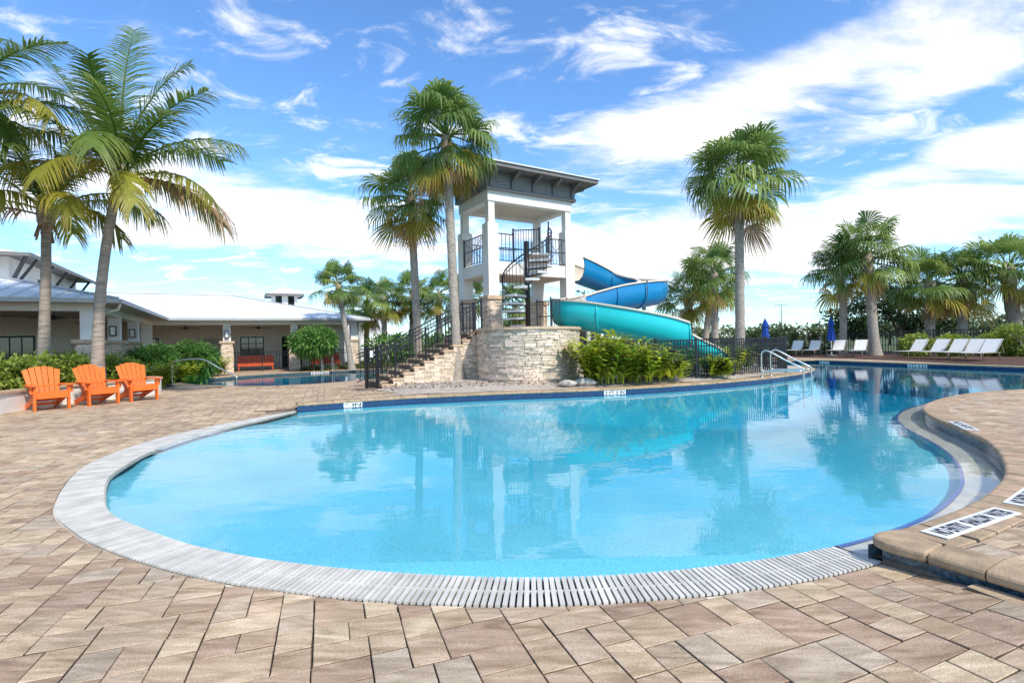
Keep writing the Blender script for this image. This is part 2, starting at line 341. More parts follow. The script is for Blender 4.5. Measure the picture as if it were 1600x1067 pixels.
def copy_tree(o, parent=None):
    c = o.copy(); COL.objects.link(c); c.parent = parent
    for ch in list(o.children): copy_tree(ch, c)
    return c
def smooth_line(pts, per=8, closed=False):
    P = [Vector(p) for p in pts]; n = len(P); out = []
    rng = range(n) if closed else range(n - 1)
    for i in rng:
        p0 = P[(i - 1) % n] if closed or i > 0 else P[0]; p1 = P[i]; p2 = P[(i + 1) % n]
        p3 = P[(i + 2) % n] if closed or i + 2 < n else P[-1]
        for j in range(per):
            t = j / per
            out.append(0.5 * (2 * p1 + (p2 - p0) * t + (2 * p0 - 5 * p1 + 4 * p2 - p3) * t * t + (3 * p1 - p0 - 3 * p2 + p3) * t ** 3))
    if not closed: out.append(P[-1])
    return out
def resample(pts, step):
    out = [pts[0].copy()]; acc = 0.0
    for a, b in zip(pts[:-1], pts[1:]):
        l = (b - a).length
        while acc + l >= step:
            t = (step - acc) / l; a = a.lerp(b, t); out.append(a.copy()); l = (b - a).length; acc = 0.0
        acc += l
    if (out[-1] - pts[-1]).length > step * 0.3: out.append(pts[-1].copy())
    return out
def in_poly(x, y, poly):
    c = False; n = len(poly); j = n - 1
    for i in range(n):
        xi, yi = poly[i][0], poly[i][1]; xj, yj = poly[j][0], poly[j][1]
        if (yi > y) != (yj > y) and x < (xj - xi) * (y - yi) / (yj - yi) + xi: c = not c
        j = i
    return c
_np = {}
def near(p, line):
    k = id(line)
    if k not in _np or _np[k][2] is not line:
        A = np.array([(q.x, q.y) for q in line]); _np[k] = (A[:-1], A[1:] - A[:-1], line)
    A, Dd, _ = _np[k]; P = np.array((p.x, p.y)); l2 = (Dd ** 2).sum(1) + 1e-12
    t = (((P - A) * Dd).sum(1) / l2).clip(0, 1); Q = A + Dd * t[:, None]; dist = ((P - Q) ** 2).sum(1); i = int(dist.argmin())
    return (math.sqrt(dist[i]), Vector(Q[i]), Vector(Dd[i]).normalized())
def near_slow(p, line):
    best = (1e9, None, None)
    for a, b in zip(line[:-1], line[1:]):
        d = b - a; l2 = d.length_squared
        t = 0 if l2 == 0 else max(0, min(1, (p - a).dot(d) / l2)); q = a + d * t
        k = (p - q).length
        if k < best[0]: best = (k, q, d.normalized() if l2 else None)
    return best
def V2(l): return [Vector((p[0], p[1])) for p in l]
def sstep(t): t = max(0.0, min(1.0, t)); return t * t * (3 - 2 * t)

# ------------------------------------------------------------------ plan of the pool (water level z = 0)
OUTER = smooth_line(V2([(-4.90, 11.30), (-5.30, 10.2), (-5.66, 9.03), (-5.74, 7.9), (-5.47, 6.59), (-4.96, 5.64), (-4.22, 4.65), (-3.68, 4.17), (-3.01, 3.71), (-2.03, 3.22), (-1.04, 2.92), (-0.38, 2.81), (0.14, 2.78), (0.68, 2.81), (1.24, 2.89), (1.8, 3.03), (2.32, 3.22)]), 8)
INNER = smooth_line(V2([(-4.82, 11.28), (-4.98, 10.2), (-5.2, 9.1), (-5.28, 8.2), (-5.14, 7.2), (-4.88, 6.39), (-4.57, 5.72), (-3.93, 4.87), (-3.51, 4.45), (-3.05, 4.14), (-2.33, 3.72), (-1.59, 3.43), (-0.85, 3.24), (-0.11, 3.13), (0.44, 3.12), (0.97, 3.17), (1.63, 3.31), (2.18, 3.48)]), 8)
BAY = smooth_line(V2([(2.26, 3.27), (2.76, 3.44), (3.65, 3.95), (4.41, 4.55), (4.9, 5.06), (5.34, 5.6), (5.74, 6.2), (6.1, 6.96), (6.5, 7.85), (7.05, 8.72), (7.8, 9.5), (9.1, 10.45), (10.3, 11.0), (11.6, 11.3), (14, 11.4), (17.6, 11.8)]), 8)
BLUE = smooth_line(V2([(2.18, 3.50), (2.75, 3.75), (3.5, 4.2), (4.2, 4.78), (4.65, 5.27), (5.05, 5.8), (5.42, 6.4), (5.76, 7.1), (6.15, 7.98), (6.72, 8.9), (7.55, 9.8), (8.6, 10.6)]), 8)
FARSIDE = smooth_line(V2([(20.3, 14.4), (19.4, 16.6), (18.6, 18.4), (17.9, 20.4), (17.2, 22.8), (16.3, 25.9), (15.3, 28.2), (13.6, 29.2), (12.2, 28.0), (11.7, 25.5), (11.9, 22.6)]), 6)
ISLAND = smooth_line(V2([(12.1, 21.2), (11.85, 20.0), (10.7, 18.4), (9.25, 16.95), (7.4, 15.6), (5.45, 14.55), (3.4, 13.72), (1.6, 13.27), (0, 13.05), (-1.6, 12.7), (-2.8, 12.38), (-3.9, 11.9), (-4.85, 11.42)]), 8)
POOL = [p for p in INNER] + [p for p in BAY] + [p for p in FARSIDE] + [p for p in ISLAND]
POOL2 = smooth_line(V2([(-13.2, 20.3), (-10.2, 18.35), (-8.0, 18.1), (-5.7, 20.1), (-4.5, 22.0), (-3.8, 25), (-4.2, 29), (-6.15, 30.2), (-8.05, 28.9), (-10.6, 27.6), (-12.7, 26.0), (-13.9, 23.6), (-14.0, 21.6)]), 6, closed=True)
STEP = V2([(2.30, 3.22), (2.45, 2.98), (2.60, 2.72), (2.80, 2.38), (3.15, 1.8), (3.6, 1.0)])
RIGHT = [p for p in BAY] + V2([(30, 12.5), (30, 0), (4.2, 0)]) + STEP[::-1]
def deckz(x, y):
    if in_poly(x, y, RIGHT): return 0.15
    p = Vector((x, y)); d = near(p, OUTER)[0]
    z = 0.065 * sstep(d / 3.0)
    if x > 0: z += 0.10 * sstep((x - 1.2) / 2.0) * sstep(d / 0.9)
    if y > 10.9 and x > -6: z = max(z, 0.15 * sstep((x + 5.6) / 2.2))
    if x > 8 and y > 11: z = 0.15
    return z

# ------------------------------------------------------------------ ground sheets
def sheet(name, outer, holes, zf, m, grid=None, keep=None, kind='structure'):
    vs = []; es = []
    def loop(l):
        o = len(vs); vs.extend(Vector((p[0], p[1])) for p in l); n = len(l)
        es.extend((o + i, o + (i + 1) % n) for i in range(n))
    loop(outer)
    for h in holes: loop(h)
    if grid:
        x0, x1, y0, y1, st = grid
        for x in np.arange(x0, x1, st):
            for y in np.arange(y0, y1, st):
                if in_poly(x, y, outer): vs.append(Vector((x + 0.01, y + 0.013)))
    v, e, f, *_ = delaunay_2d_cdt(vs, es, [], 0, 1e-5)
    fs = []
    for t in f:
        cx = sum(v[i].x for i in t) / len(t); cy = sum(v[i].y for i in t) / len(t)
        if not in_poly(cx, cy, outer) or any(in_poly(cx, cy, h) for h in holes): continue
        if keep and not keep(cx, cy): continue
        fs.append(tuple(t))
    me = bpy.data.meshes.new(name); me.from_pydata([(p.x, p.y, zf(p.x, p.y)) for p in v], [], fs); me.update(); me.materials.append(m)
    o = link(name, me); tag(o, kind=kind); return o
RINGPOOL = [p for p in OUTER] + [p for p in BAY] + [p for p in FARSIDE] + [p for p in ISLAND]
ground = sheet('ground', [(-1500, -600), (1500, -600), (1500, 2600), (-1500, 2600)], [RINGPOOL, POOL2], lambda x, y: -0.12, M_GRASS)
DECK = [(-16, -1.2), (30, -1.2), (30, 14.4), (20.4, 14.4), (20.2, 24.5), (19.2, 30.0), (13.6, 33.0), (6, 30.5), (-17, 30.6), (-24, 12)]
DECK = [Vector(p) for p in DECK]
farzone = lambda x, y: (y > 17.5 or x > 12.5)
def bedz(x, y):
    if in_poly(x, y, RIGHT) and near(Vector((x, y)), STEP)[0] < 1.0: return 0.03
    return deckz(x, y) - 0.028 - (0.012 if 0 < x < 4 and y < 4 else 0)
bed = sheet('paved_deck', DECK, [RINGPOOL, POOL2], bedz, M_SAND, (-16, 13, 1, 18, 0.6), lambda x, y: not farzone(x, y))
farp = sheet('pool_terrace', DECK, [RINGPOOL, POOL2], lambda x, y: deckz(x, y) - 0.002, M_FARPAVE, (-16, 20, 14, 30, 1.5), farzone)

# pavers: three sizes laid as a random ashlar on a rotated grid
def ashlar(N, seed):
    rnd = random.Random(seed); occ = [[-1] * N for _ in range(N)]; pieces = []
    sizes = [(3, 2), (2, 2), (4, 3), (3, 3), (3, 2), (4, 2), (2, 3)]
    import sys; sys.setrecursionlimit(5000); steps = [0]
    def rec():
        steps[0] += 1
        if steps[0] > 60000: return None
        for j in range(N):
            for i in range(N):
                if occ[j][i] < 0:
                    opts = sizes[:]; rnd.shuffle(opts)
                    for w, h in opts:
                        if all(occ[(j + b) % N][(i + a) % N] < 0 for a in range(w) for b in range(h)):
                            k = len(pieces)
                            for a in range(w):
                                for b in range(h): occ[(j + b) % N][(i + a) % N] = k
                            pieces.append((i, j, w, h)); q = rec()
                            if q is not False: return q
                            pieces.pop()
                            for a in range(w):
                                for b in range(h): occ[(j + b) % N][(i + a) % N] = -1
                    return False
        return True
    return pieces if rec() is True else None
PAT = None
for sd in range(40):
    PAT = ashlar(17, sd)
    if PAT: break
UNIT = 0.086
def clip(poly, q, nrm):
    out = []; n = len(poly)
    for i in range(n):
        a, b = poly[i], poly[(i + 1) % n]; da, db = (a - q).dot(nrm), (b - q).dot(nrm)
        if da >= 0: out.append(a)
        if (da >= 0) != (db >= 0): out.append(a.lerp(b, da / (da - db)))
    return out
def offset_line(l, d):
    out = []
    for i, p in enumerate(l):
        t = (l[min(i + 1, len(l) - 1)] - l[max(i - 1, 0)]).normalized(); out.append(p + Vector((-t.y, t.x)) * d)
    return out
COPW = 0.30
bay_back = offset_line(BAY, -COPW); isl_back = offset_line(ISLAND, -0.42); step_back = offset_line(STEP, 0.24)
def lay_pavers():
    rnd = random.Random(5); ca, sa = math.cos(R(20)), math.sin(R(20)); U = Vector((ca, sa)); W = Vector((-sa, ca))
    span = 17 * UNIT; out = []
    for bi in range(-16, 18):
        for bj in range(-8, 20):
            o = U * (bi * span) + W * (bj * span) + Vector((0, 4))
            if o.y > 20 or o.y < -2 or o.x < -19 or o.x > 15: continue
            for (i, j, w, h) in PAT:
                g = 0.0034
                p = o + U * ((i) * UNIT) + W * ((j) * UNIT)
                jit = lambda: rnd.uniform(-0.0025, 0.0025)
                pl = [p + U * (g + jit()) + W * (g + jit()), p + U * (w * UNIT - g + jit()) + W * (g + jit()), p + U * (w * UNIT - g + jit()) + W * (h * UNIT - g + jit()), p + U * (g + jit()) + W * (h * UNIT - g + jit())]
                c = (pl[0] + pl[2]) / 2
                rv = rnd.random(); dz = rnd.uniform(-0.002, 0.002)
                if c.y < 1.2 or farzone(c.x, c.y) or not in_poly(c.x, c.y, DECK): continue
                if c.y < 12 and abs(c.x) > 1.12 * c.y + 1.2: continue
                if c.x < -12.3 or (c.x > -4.5 and c.y > 12.6 and c.x < 12 and c.x > -2.5): continue
                pl0 = pl; kst = near(c, STEP)[0]; rc = in_poly(c.x, c.y, RIGHT)
                for right in ((True, False) if kst < .4 else (rc,)):
                    pl = pl0; lines = []
                    if right: lines = [(bay_back, -1), (step_back, 1)]
                    else: lines = [(OUTER, -1), (STEP, -1), (isl_back, -1)]
                    okp = True
                    for ln, side in lines:
                        k, q, t = near(c, ln)
                        if k < 0.75:
                            nrm = Vector((-t.y, t.x)) * side
                            if ln is isl_back and c.y < 11.2: continue
                            pl = clip(pl, q + nrm * 0.006, nrm)
                        if len(pl) < 3: okp = False; break
                    if not okp or in_poly(c.x, c.y, RINGPOOL) and len(pl) < 3: continue
                    c2 = sum(pl, Vector((0, 0))) / len(pl)
                    if in_poly(c2.x, c2.y, RINGPOOL): continue
                    ar = 0.5 * abs(sum(pl[a].x * pl[(a + 1) % len(pl)].y - pl[(a + 1) % len(pl)].x * pl[a].y for a in range(len(pl))))
                    if ar < 0.0012: continue
                    out.append((c2.length, c2, pl, rv, dz))
    out.sort(key=lambda t: t[0])
    def add(mb, c, pl, rv, dz):
        z = deckz(c.x, c.y); e = 0.05
        gx = (deckz(c.x + e, c.y) - deckz(c.x - e, c.y)) / (2 * e); gy = (deckz(c.x, c.y + e) - deckz(c.x, c.y - e)) / (2 * e)
        if abs(gx) > 0.12 or abs(gy) > 0.12: gx = gy = 0
        n = len(pl); o = len(mb.v)
        zz = lambda p: z + dz + gx * (p.x - c.x) + gy * (p.y - c.y)
        ins = [p + (c - p).normalized() * 0.0045 for p in pl]
        for p in pl: mb.v.append((p.x, p.y, zz(p) - 0.04))
        for p in pl: mb.v.append((p.x, p.y, zz(p) - 0.003))
        for p in ins: mb.v.append((p.x, p.y, zz(p)))
        for i in range(n):
            k = (i + 1) % n
            mb.f.append((o + i, o + k, o + n + k, o + n + i)); mb.f.append((o + n + i, o + n + k, o + 2 * n + k, o + 2 * n + i))
        mb.f.append(tuple(o + 2 * n + i for i in range(n))); mb.a += [rv] * (2 * n + 1)
    def sides(o):      # soil-stained flanks below the bevel
        o.data.materials.append(M_SAND)
        for f in o.data.polygons:
            if abs(f.normal.z) < 0.3: f.material_index = 1
    inview = [t for t in out if abs(t[1].x) < t[1].y * 1.03 + 0.15 and t[1].y > 1.9]
    rest = [t for t in out if not (abs(t[1].x) < t[1].y * 1.03 + 0.15 and t[1].y > 1.9)]
    for k, (d, c, pl, rv, dz) in enumerate(inview):
        if k < 300:
            mb = MB(); add(mb, c, pl, rv, dz); sides(mb.build('paver', M_PAVER, bed, attr=True))
    mb = MB()
    for d, c, pl, rv, dz in inview[300:] + rest: add(mb, c, pl, rv, dz)
    o = mb.build('paver_field', M_PAVER, bed, attr=True); o['kind'] = 'stuff'; sides(o)
lay_pavers()

# ------------------------------------------------------------------ pool shell
def pool_depth(x, y):
    p = Vector((x, y)); d = near(p, INNER)[0]
    if not in_poly(x, y, POOL): return -0.10
    z = -0.05 - 0.085 * d - 0.02 * max(0, d - 5)
    db = near(p, BLUE)[0]
    return max(z, -1.25, -0.07 - 0.30 * db)
def pool_floor():
    xs = np.arange(-6.2, 22, 0.4); ys = np.arange(2.6, 30, 0.4); v = []; f = []
    for y in ys:
        for x in xs: v.append((x, y, pool_depth(x, y)))
    n = len(xs)
    for j in range(len(ys) - 1):
        for i in range(n - 1):
            f.append((j * n + i, j * n + i + 1, (j + 1) * n + i + 1, (j + 1) * n + i))
    me = bpy.data.meshes.new('pool_floor'); me.from_pydata(v, [], f); me.materials.append(M_FLOOR)
    me.polygons.foreach_set('use_smooth', [True] * len(f))
    tag(link('pool_floor', me), kind='structure')
pool_floor()
def wall_strip(name, line, bands, parent=None, thick=0.0):
    """vertical faces under a line, one band (z0, z1, material) per mesh; first band is the structure, others are its parts"""
    root = parent
    for nm, z0, z1, m in bands:
        mb = MB()
        for a, b in zip(line[:-1], line[1:]): mb.poly([(a.x, a.y, z0), (b.x, b.y, z0), (b.x, b.y, z1), (a.x, a.y, z1)])
        o = mb.build(nm, m, root)
        if root is None: root = o; tag(o, kind='structure')
    return root
bay_wall = wall_strip('pool_wall', BAY, [('pool_wall', -1.3, -0.03, M_FLOOR), ('tile_band', -0.03, 0.10, M_TILE2)])
isl_wall = wall_strip('pool_wall', ISLAND, [('pool_wall', -1.5, -0.05, M_FLOOR), ('tile_band', -0.05, 0.10, M_TILE)])
far_wall = wall_strip('pool_wall', FARSIDE, [('pool_wall', -1.5, -0.05, M_FLOOR), ('tile_band', -0.05, 0.10, M_TILE)])
# the shallow shelf along the bay with its blue edge line
def shelf():
    mb = MB(); n = 90
    bl = resample(BLUE, 0.12)
    prev = None
    for p in bl:
        k, q, t = near(p, BAY); cur = (p, q + (q - p).normalized() * 0.03)
        if prev: mb.poly([(prev[0].x, prev[0].y, -0.03), (prev[1].x, prev[1].y, -0.022), (cur[1].x, cur[1].y, -0.022), (cur[0].x, cur[0].y, -0.03)])
        prev = cur
    s = mb.build('pool_shelf', M_SHELF); tag(s, kind='structure')
    mb = MB(); mw = MB(); off = offset_line(bl, 0.035)
    for a, b, c, d in zip(bl[:-1], bl[1:], off[1:], off[:-1]):
        mb.poly([(a.x, a.y, -0.024), (b.x, b.y, -0.024), (c.x, c.y, -0.024), (d.x, d.y, -0.024)])
        mb.poly([(a.x, a.y, -0.024), (d.x, d.y, -0.024), (d.x, d.y, -0.09), (a.x, a.y, -0.09)])
        mw.poly([(c.x, c.y, -0.03), (c.x, c.y, -0.30), (d.x, d.y, -0.30), (d.x, d.y, -0.03)])
    mb.build('edge_line', mat('blue_line_tile', (0.01, 0.06, 0.30), 0.3, 0.2, 30), s)
    mw.build('shelf_riser', M_FLOOR, s)
shelf()
def water(name, line, z, m, zb=-1.6, grow=0.06):
    c = line; n = len(c); big = []
    for i in range(n):
        t = (c[(i + 1) % n] - c[i - 1]).normalized(); big.append(c[i] + Vector((t.y, -t.x)) * grow)
    tris = tessellate_polygon([[Vector((p.x, p.y, 0)) for p in big]])
    v = [(p.x, p.y, z) for p in big] + [(p.x, p.y, zb) for p in big]; f = [tuple(t) for t in tris] + [tuple(i + n for i in t[::-1]) for t in tris]
    f += [(i, (i + 1) % n, n + (i + 1) % n, n + i) for i in range(n)]
    me = bpy.data.meshes.new(name); me.from_pydata(v, [], f); me.update(); me.materials.append(m)
    import bmesh
    bm = bmesh.new(); bm.from_mesh(me); bmesh.ops.recalc_face_normals(bm, faces=bm.faces); bm.to_mesh(me); bm.free()
    return tag(link(name, me), kind='structure')
water('water', POOL, 0.0, M_WATER)
water('water', POOL2, -0.06, M_WATER2, -1.5, 0.03)
def pool2_shell():
    l = POOL2 + [POOL2[0]]
    w = wall_strip('pool_wall', l, [('pool_wall', -1.35, -0.20, M_FLOOR), ('tile_band', -0.20, 0.03, M_TILE2)])
    mb = MB(); mb.poly([(-15, 17, -1.2), (-2.5, 17, -1.2), (-2.5, 31, -1.2), (-15, 31, -1.2)])
    tag(mb.build('pool_floor', M_FLOOR), kind='structure')
    return w
pool2_wall = pool2_shell()

# coping stones, one object each
def coping(line, ztop, depth, step, parent, thick=0.06, nose=0.03, flip=1, seed=1):
    pts = resample(line, step); rnd = random.Random(seed)
    for a, b in zip(pts[:-1], pts[1:]):
        t = (b - a).normalized(); nb = Vector((t.y, -t.x)) * flip; g = 0.004
        a2, b2 = a + t * g, b - t * g; mb = MB(); zt = ztop + rnd.uniform(-0.003, 0.003)
        prof = [(-nose + 0.012, -thick), (-nose, -thick * 0.72), (-nose, -thick * 0.3), (-nose + 0.008, -thick * 0.1), (-nose + 0.026, 0.0), (depth - 0.006, 0.0), (depth, -0.006), (depth, -thick)]
        n = len(prof)
        for p in (a2, b2):
            for (o, z) in prof: q = p + nb * o; mb.v.append((q.x, q.y, zt + z))
        for i in range(n): mb.f.append((i, (i + 1) % n, n + (i + 1) % n, n + i)); mb.a.append(0)
        mb.f.append(tuple(range(n))[::-1]); mb.f.append(tuple(range(n, 2 * n)))
        mb.build('coping_stone', M_COPING, parent)
bay_fine = resample([p for p in BAY if p.x < 13.5], .02); step_fine = resample(STEP, .02)
coping(bay_fine[14:], 0.158, COPW, 0.235, bay_wall)
coping(step_fine[13:], 0.158, 0.24, 0.26, bay_wall, flip=-1, nose=0.035, seed=4)
def corner_stone():
    b, st = bay_fine[14], step_fine[13]; tb = (bay_fine[15] - bay_fine[13]).normalized(); ts = (step_fine[14] - step_fine[12]).normalized()
    nb = Vector((tb.y, -tb.x)); ns = Vector((-ts.y, ts.x)); c = Vector((2.295, 3.235)); out = c - (nb + ns).normalized() * .035
    p1 = b - nb * .03 - tb * .004; p2 = st - ns * .035 - ts * .004
    arc = [(1 - t) ** 2 * p1 + 2 * t * (1 - t) * (out + (out - (p1 + p2) / 2) * .85) + t * t * p2 for t in [i / 10 for i in range(11)]]
    poly = arc + [st + ns * .22 - ts * .004, b + nb * .02 + tb * .02]
    MB().prism(poly[::-1], .098, .158).build('coping_stone', M_COPING, bay_wall, bevel=.018)
corner_stone()
coping(ISLAND, 0.158, 0.42, 0.32, isl_wall, seed=2)
coping([p for p in FARSIDE if p.y < 27], 0.158, 0.40, 0.40, far_wall, seed=3)
coping([p for p in POOL2], 0.066, 0.30, 0.40, pool2_wall, seed=6, thick=0.05)
wall_strip('x', offset_line(STEP, 0.03), [('step_riser_tile', -0.05, 0.10, M_TILE2)], bay_wall)
def coping_fill():
    mb = MB()     # mortar bed behind the coping, under the raised right-hand terrace edge
    for l, w in ((STEP, 0.03),):
        o = offset_line(l, 0.23)
        for a, b, c, d in zip(l[:-1], l[1:], o[1:], o[:-1]): mb.poly([(a.x, a.y, 0.09), (b.x, b.y, 0.09), (c.x, c.y, 0.09), (d.x, d.y, 0.09)])
    mb.build('mortar_bed', M_SAND, bay_wall)
coping_fill()

# overflow grate, one slat each
def grate():
    root = MB()
    o = resample(OUTER, 0.10); pairs = []
    for p in o:
        k, q, t = near(p, INNER); pairs.append((p, q))
    for (a, b), (c, d) in zip(pairs[:-1], pairs[1:]):
        root.poly([(a.x, a.y, -0.035), (c.x, c.y, -0.035), (d.x, d.y, -0.035), (b.x, b.y, -0.035)])
    g = root.build('drain_grate', M_TROUGH); tag(g, 'long curved white slatted overflow grate between the brown pavers and the shallow water', 'grate')
    fr = MB()
    for l, w in ((OUTER, 0.012), (INNER, 0.014)):
        for a, b in zip(l[:-1], l[1:]): fr.bar((a.x, a.y, -0.024), (b.x, b.y, -0.024), w * 1.6, 0.022)
    fr.build('frame', M_GRATE, g)
    mid = MB(); ml = [(a + (b - a) * 0.5) for a, b in pairs]
    for a, b in zip(ml[:-1], ml[1:]): mid.bar((a.x, a.y, -0.004), (b.x, b.y, -0.004), 0.012, 0.018)
    mid.build('centre_rail', M_GRATE, g)
    pts = resample(OUTER, 0.040); pts = [p for p in pts]; pts.sort(key=lambda p: p.length); rest = MB()
    for i, p in enumerate(pts):
        k, q, t = near(p, INNER); d = (q - p).normalized(); a = p + d * 0.008; b = q - d * 0.004
        mb = MB() if i < 300 else rest
        mb.bar((a.x, a.y, -0.0), (b.x, b.y, -0.0), 0.027, 0.016)
        if i < 300: mb.build('slat', M_GRATE, g)
    r = rest.build('slat_run', M_GRATE, g); r['kind'] = 'stuff'
grate()

# ------------------------------------------------------------------ lettering
def text_mesh(s, size, name):
    c = bpy.data.curves.new(name, 'FONT'); c.body = s; c.size = size; c.align_x = 'CENTER'; c.align_y = 'CENTER'; c.offset = 0.004 * size / 0.1
    o = bpy.data.objects.new(name, c); COL.objects.link(o)
    dg = bpy.context.evaluated_depsgraph_get(); me = bpy.data.meshes.new_from_object(o.evaluated_get(dg))
    bpy.data.objects.remove(o); me.materials.clear(); me.materials.append(M_SIGNK); return me
def floor_sign(p0, p1, width, z, words, label, stretch=1.0):
    p0, p1 = Vector(p0), Vector(p1); d = p1 - p0; l = d.length; a = math.atan2(d.y, d.x); c = (p0 + p1) / 2
    t = MB().quadbox((0, 0, 0), (l, width, 0.006)); o = t.build('deck_sign', M_SIGNW); o.location = (c.x, c.y, z); o.rotation_euler = (0, 0, a)
    tag(o, label, 'sign', 'warning and depth tiles set in the pool edge')
    tot = sum(len(w) + 1.0 for w in words); x = -l / 2 + 0.03
    for w in words:
        wl = (l - 0.05) * (len(w) + 1.0) / tot
        me = text_mesh(w, 0.1, 'lettering'); xs = [v.co.x for v in me.vertices]; ys = [v.co.y for v in me.vertices]
        sx = (wl - 0.035) / (max(xs) - min(xs)); sy = width * 0.70 / (max(ys) - min(ys))
        cx = (max(xs) + min(xs)) / 2; cy = (max(ys) + min(ys)) / 2
        for v in me.vertices: v.co = ((v.co.x - cx) * sx, (v.co.y - cy) * sy, 0)
        q = link('lettering', me, o); q.location = (x + wl / 2, 0, 0.0045); x += wl
floor_sign((2.66, 3.24), (3.54, 3.66), 0.15, 0.163, ['NO ENTRY', 'SHALLOW', 'WATER'], 'white no entry shallow water tile on the near coping at right')
floor_sign((3.71, 3.77), (4.50, 4.31), 0.15, 0.163, ['NO ENTRY', 'SHALLOW', 'WATER'], 'white no entry tile cut by the right edge of the photo')
floor_sign((6.36, 7.34), (6.02, 6.68), 0.15, 0.163, ['NO ENTRY'], 'faint depth tile on the far side of the curved bay coping')
def wall_sign(c, tang, w, h, text, label):
    t = Vector(tang).normalized(); a = math.atan2(t.y, t.x)
    o = MB().quadbox((0, 0, 0), (w, 0.012, h)).build('depth_marker', M_SIGNW); o.location = c; o.rotation_euler = (0, 0, a)
    tag(o, label, 'sign', 'warning and depth tiles set in the pool edge')
    me = text_mesh(text, 0.1, 'lettering'); xs = [v.co.x for v in me.vertices]; ys = [v.co.y for v in me.vertices]
    sx = w * 0.9 / (max(xs) - min(xs)); sy = h * 0.72 / (max(ys) - min(ys)); cx = (max(xs) + min(xs)) / 2; cy = (max(ys) + min(ys)) / 2
    for v in me.vertices: v.co = ((v.co.x - cx) * sx, -0.0075, (v.co.y - cy) * sy)
    link('lettering', me, o)
def on_line(line, target_ratio):
    return min(line, key=lambda p: abs(p.x / p.y - target_ratio))
for ratio, txt, lab, line, z in ((0.197, '3 FT 3 IN', 'white depth tile reading 3 FT 3 IN on the island waterline', ISLAND, 0.045), (-0.318, '6 IN', 'small white depth tile at the left end of the island waterline', ISLAND, 0.045),
                              (0.614, '3 FT', 'white depth tile below the left group of loungers', FARSIDE, 0.045), (0.787, '4 FT 0 IN', 'white depth tile below the right group of loungers', FARSIDE, 0.045)):
    p = on_line(line, ratio); k, q, t = near(p, line); 
    if t.x < 0: t = -t
    nrm = Vector((t.y, -t.x)); w = 0.62 if len(txt) > 5 else 0.42
    if line is FARSIDE: w *= 1.3
    wall_sign((p.x + nrm.x * 0.010, p.y + nrm.y * 0.010, z), (t.x, t.y), w, 0.10, txt, lab)
wall_sign((-10.45, 27.60, -0.02), (0.9, 0.43), 0.9, 0.09, '3 FT 6 IN', 'white depth tile on the far side of the back pool')

# ------------------------------------------------------------------ shared builders
_pick = {}
def picket_mesh(h, w, m):
    k = (round(h, 3), w, m.name)
    if k not in _pick: _pick[k] = MB().quadbox((0, 0, h / 2), (w, w, h)).mesh('picket', m)
    return _pick[k]
def railing(parent, p0, p1, h, spacing=0.115, lift=0.08, rails=(1.0,), post_ends=(True, True), post_w=0.06, pw=0.018, xbrace=False, rail_w=0.035):
    """straight railing between two 3-D base points; rails, pickets and posts are parts of parent"""
    p0, p1 = Vector(p0), Vector(p1); d = p1 - p0; n = max(1, int(d.length / spacing)); up = Vector((0, 0, 1))
    for f in rails:
        MB().bar(p0 + up * h * f, p1 + up * h * f, rail_w, rail_w).build('rail', M_BLACK, parent)
    MB().bar(p0 + up * lift, p1 + up * lift, rail_w * 0.8, rail_w * 0.8).build('rail', M_BLACK, parent)
    for e, p in zip(post_ends, (p0, p1)):
        if e:
            q = MB().quadbox((0, 0, h / 2 + 0.02), (post_w, post_w, h + 0.04)); q.quadbox((0, 0, h + 0.055), (post_w + 0.015, post_w + 0.015, 0.03))
            o = q.build('post', M_BLACK, parent); o.location = p
    if xbrace:
        a0 = p0 + up * lift; a1 = p1 + up * h; b0 = p0 + up * h; b1 = p1 + up * lift
        MB().bar(a0, a1, 0.016, 0.016).build('brace', M_BLACK, parent); MB().bar(b0, b1, 0.014, 0.014).build('brace', M_BLACK, parent)
    me = picket_mesh(h * max(rails) - lift, pw, M_BLACK)
    for i in range(1, n):
        o = link('picket', me, parent, p0 + d * (i / n) + up * lift)
def clad(mb, p0, p1, z0, z1, row, lmin, lmax, rnd, back=0.0, sag=None):
    """courses of split stone along a wall foot line p0-p1, outward normal to the right of p0->p1"""
    p0, p1 = Vector(p0), Vector(p1); d = p1 - p0; L = d.length; t = d / L; nb = Vector((t.y, -t.x)); z = z0
    while z < z1 - 0.015:
        hh = min(row * rnd.choice((0.7, 1.0, 1.0, 1.35)), z1 - z); x = -rnd.uniform(0, 0.5) * lmin
        while x < L:
            ln = rnd.uniform(lmin, lmax); a = max(0, x); b = min(L, x + ln)
            if b - a > 0.02:
                pr = rnd.uniform(0.02, 0.055); c = p0 + t * ((a + b) / 2) + nb * (pr / 2 - back)
                m = Matrix(((t.x, nb.x, 0), (t.y, nb.y, 0), (0, 0, 1)))
                mb.quadbox((c.x, c.y, z + hh / 2), (b - a - 0.006, pr, hh - 0.006), m, rnd.random())
            x += ln
        z += hh
def lathe(mb, prof, n=16, c=(0, 0, 0)):
    o = len(mb.v)
    for r, z in prof:
        for j in range(n):
            t = 2 * math.pi * j / n; mb.v.append((c[0] + r * math.cos(t), c[1] + r * math.sin(t), c[2] + z))
    for i in range(len(prof) - 1):
        for j in range(n): mb.f.append((o + i * n + j, o + i * n + (j + 1) % n, o + (i + 1) * n + (j + 1) % n, o + (i + 1) * n + j)); mb.a.append(0)
    return mb

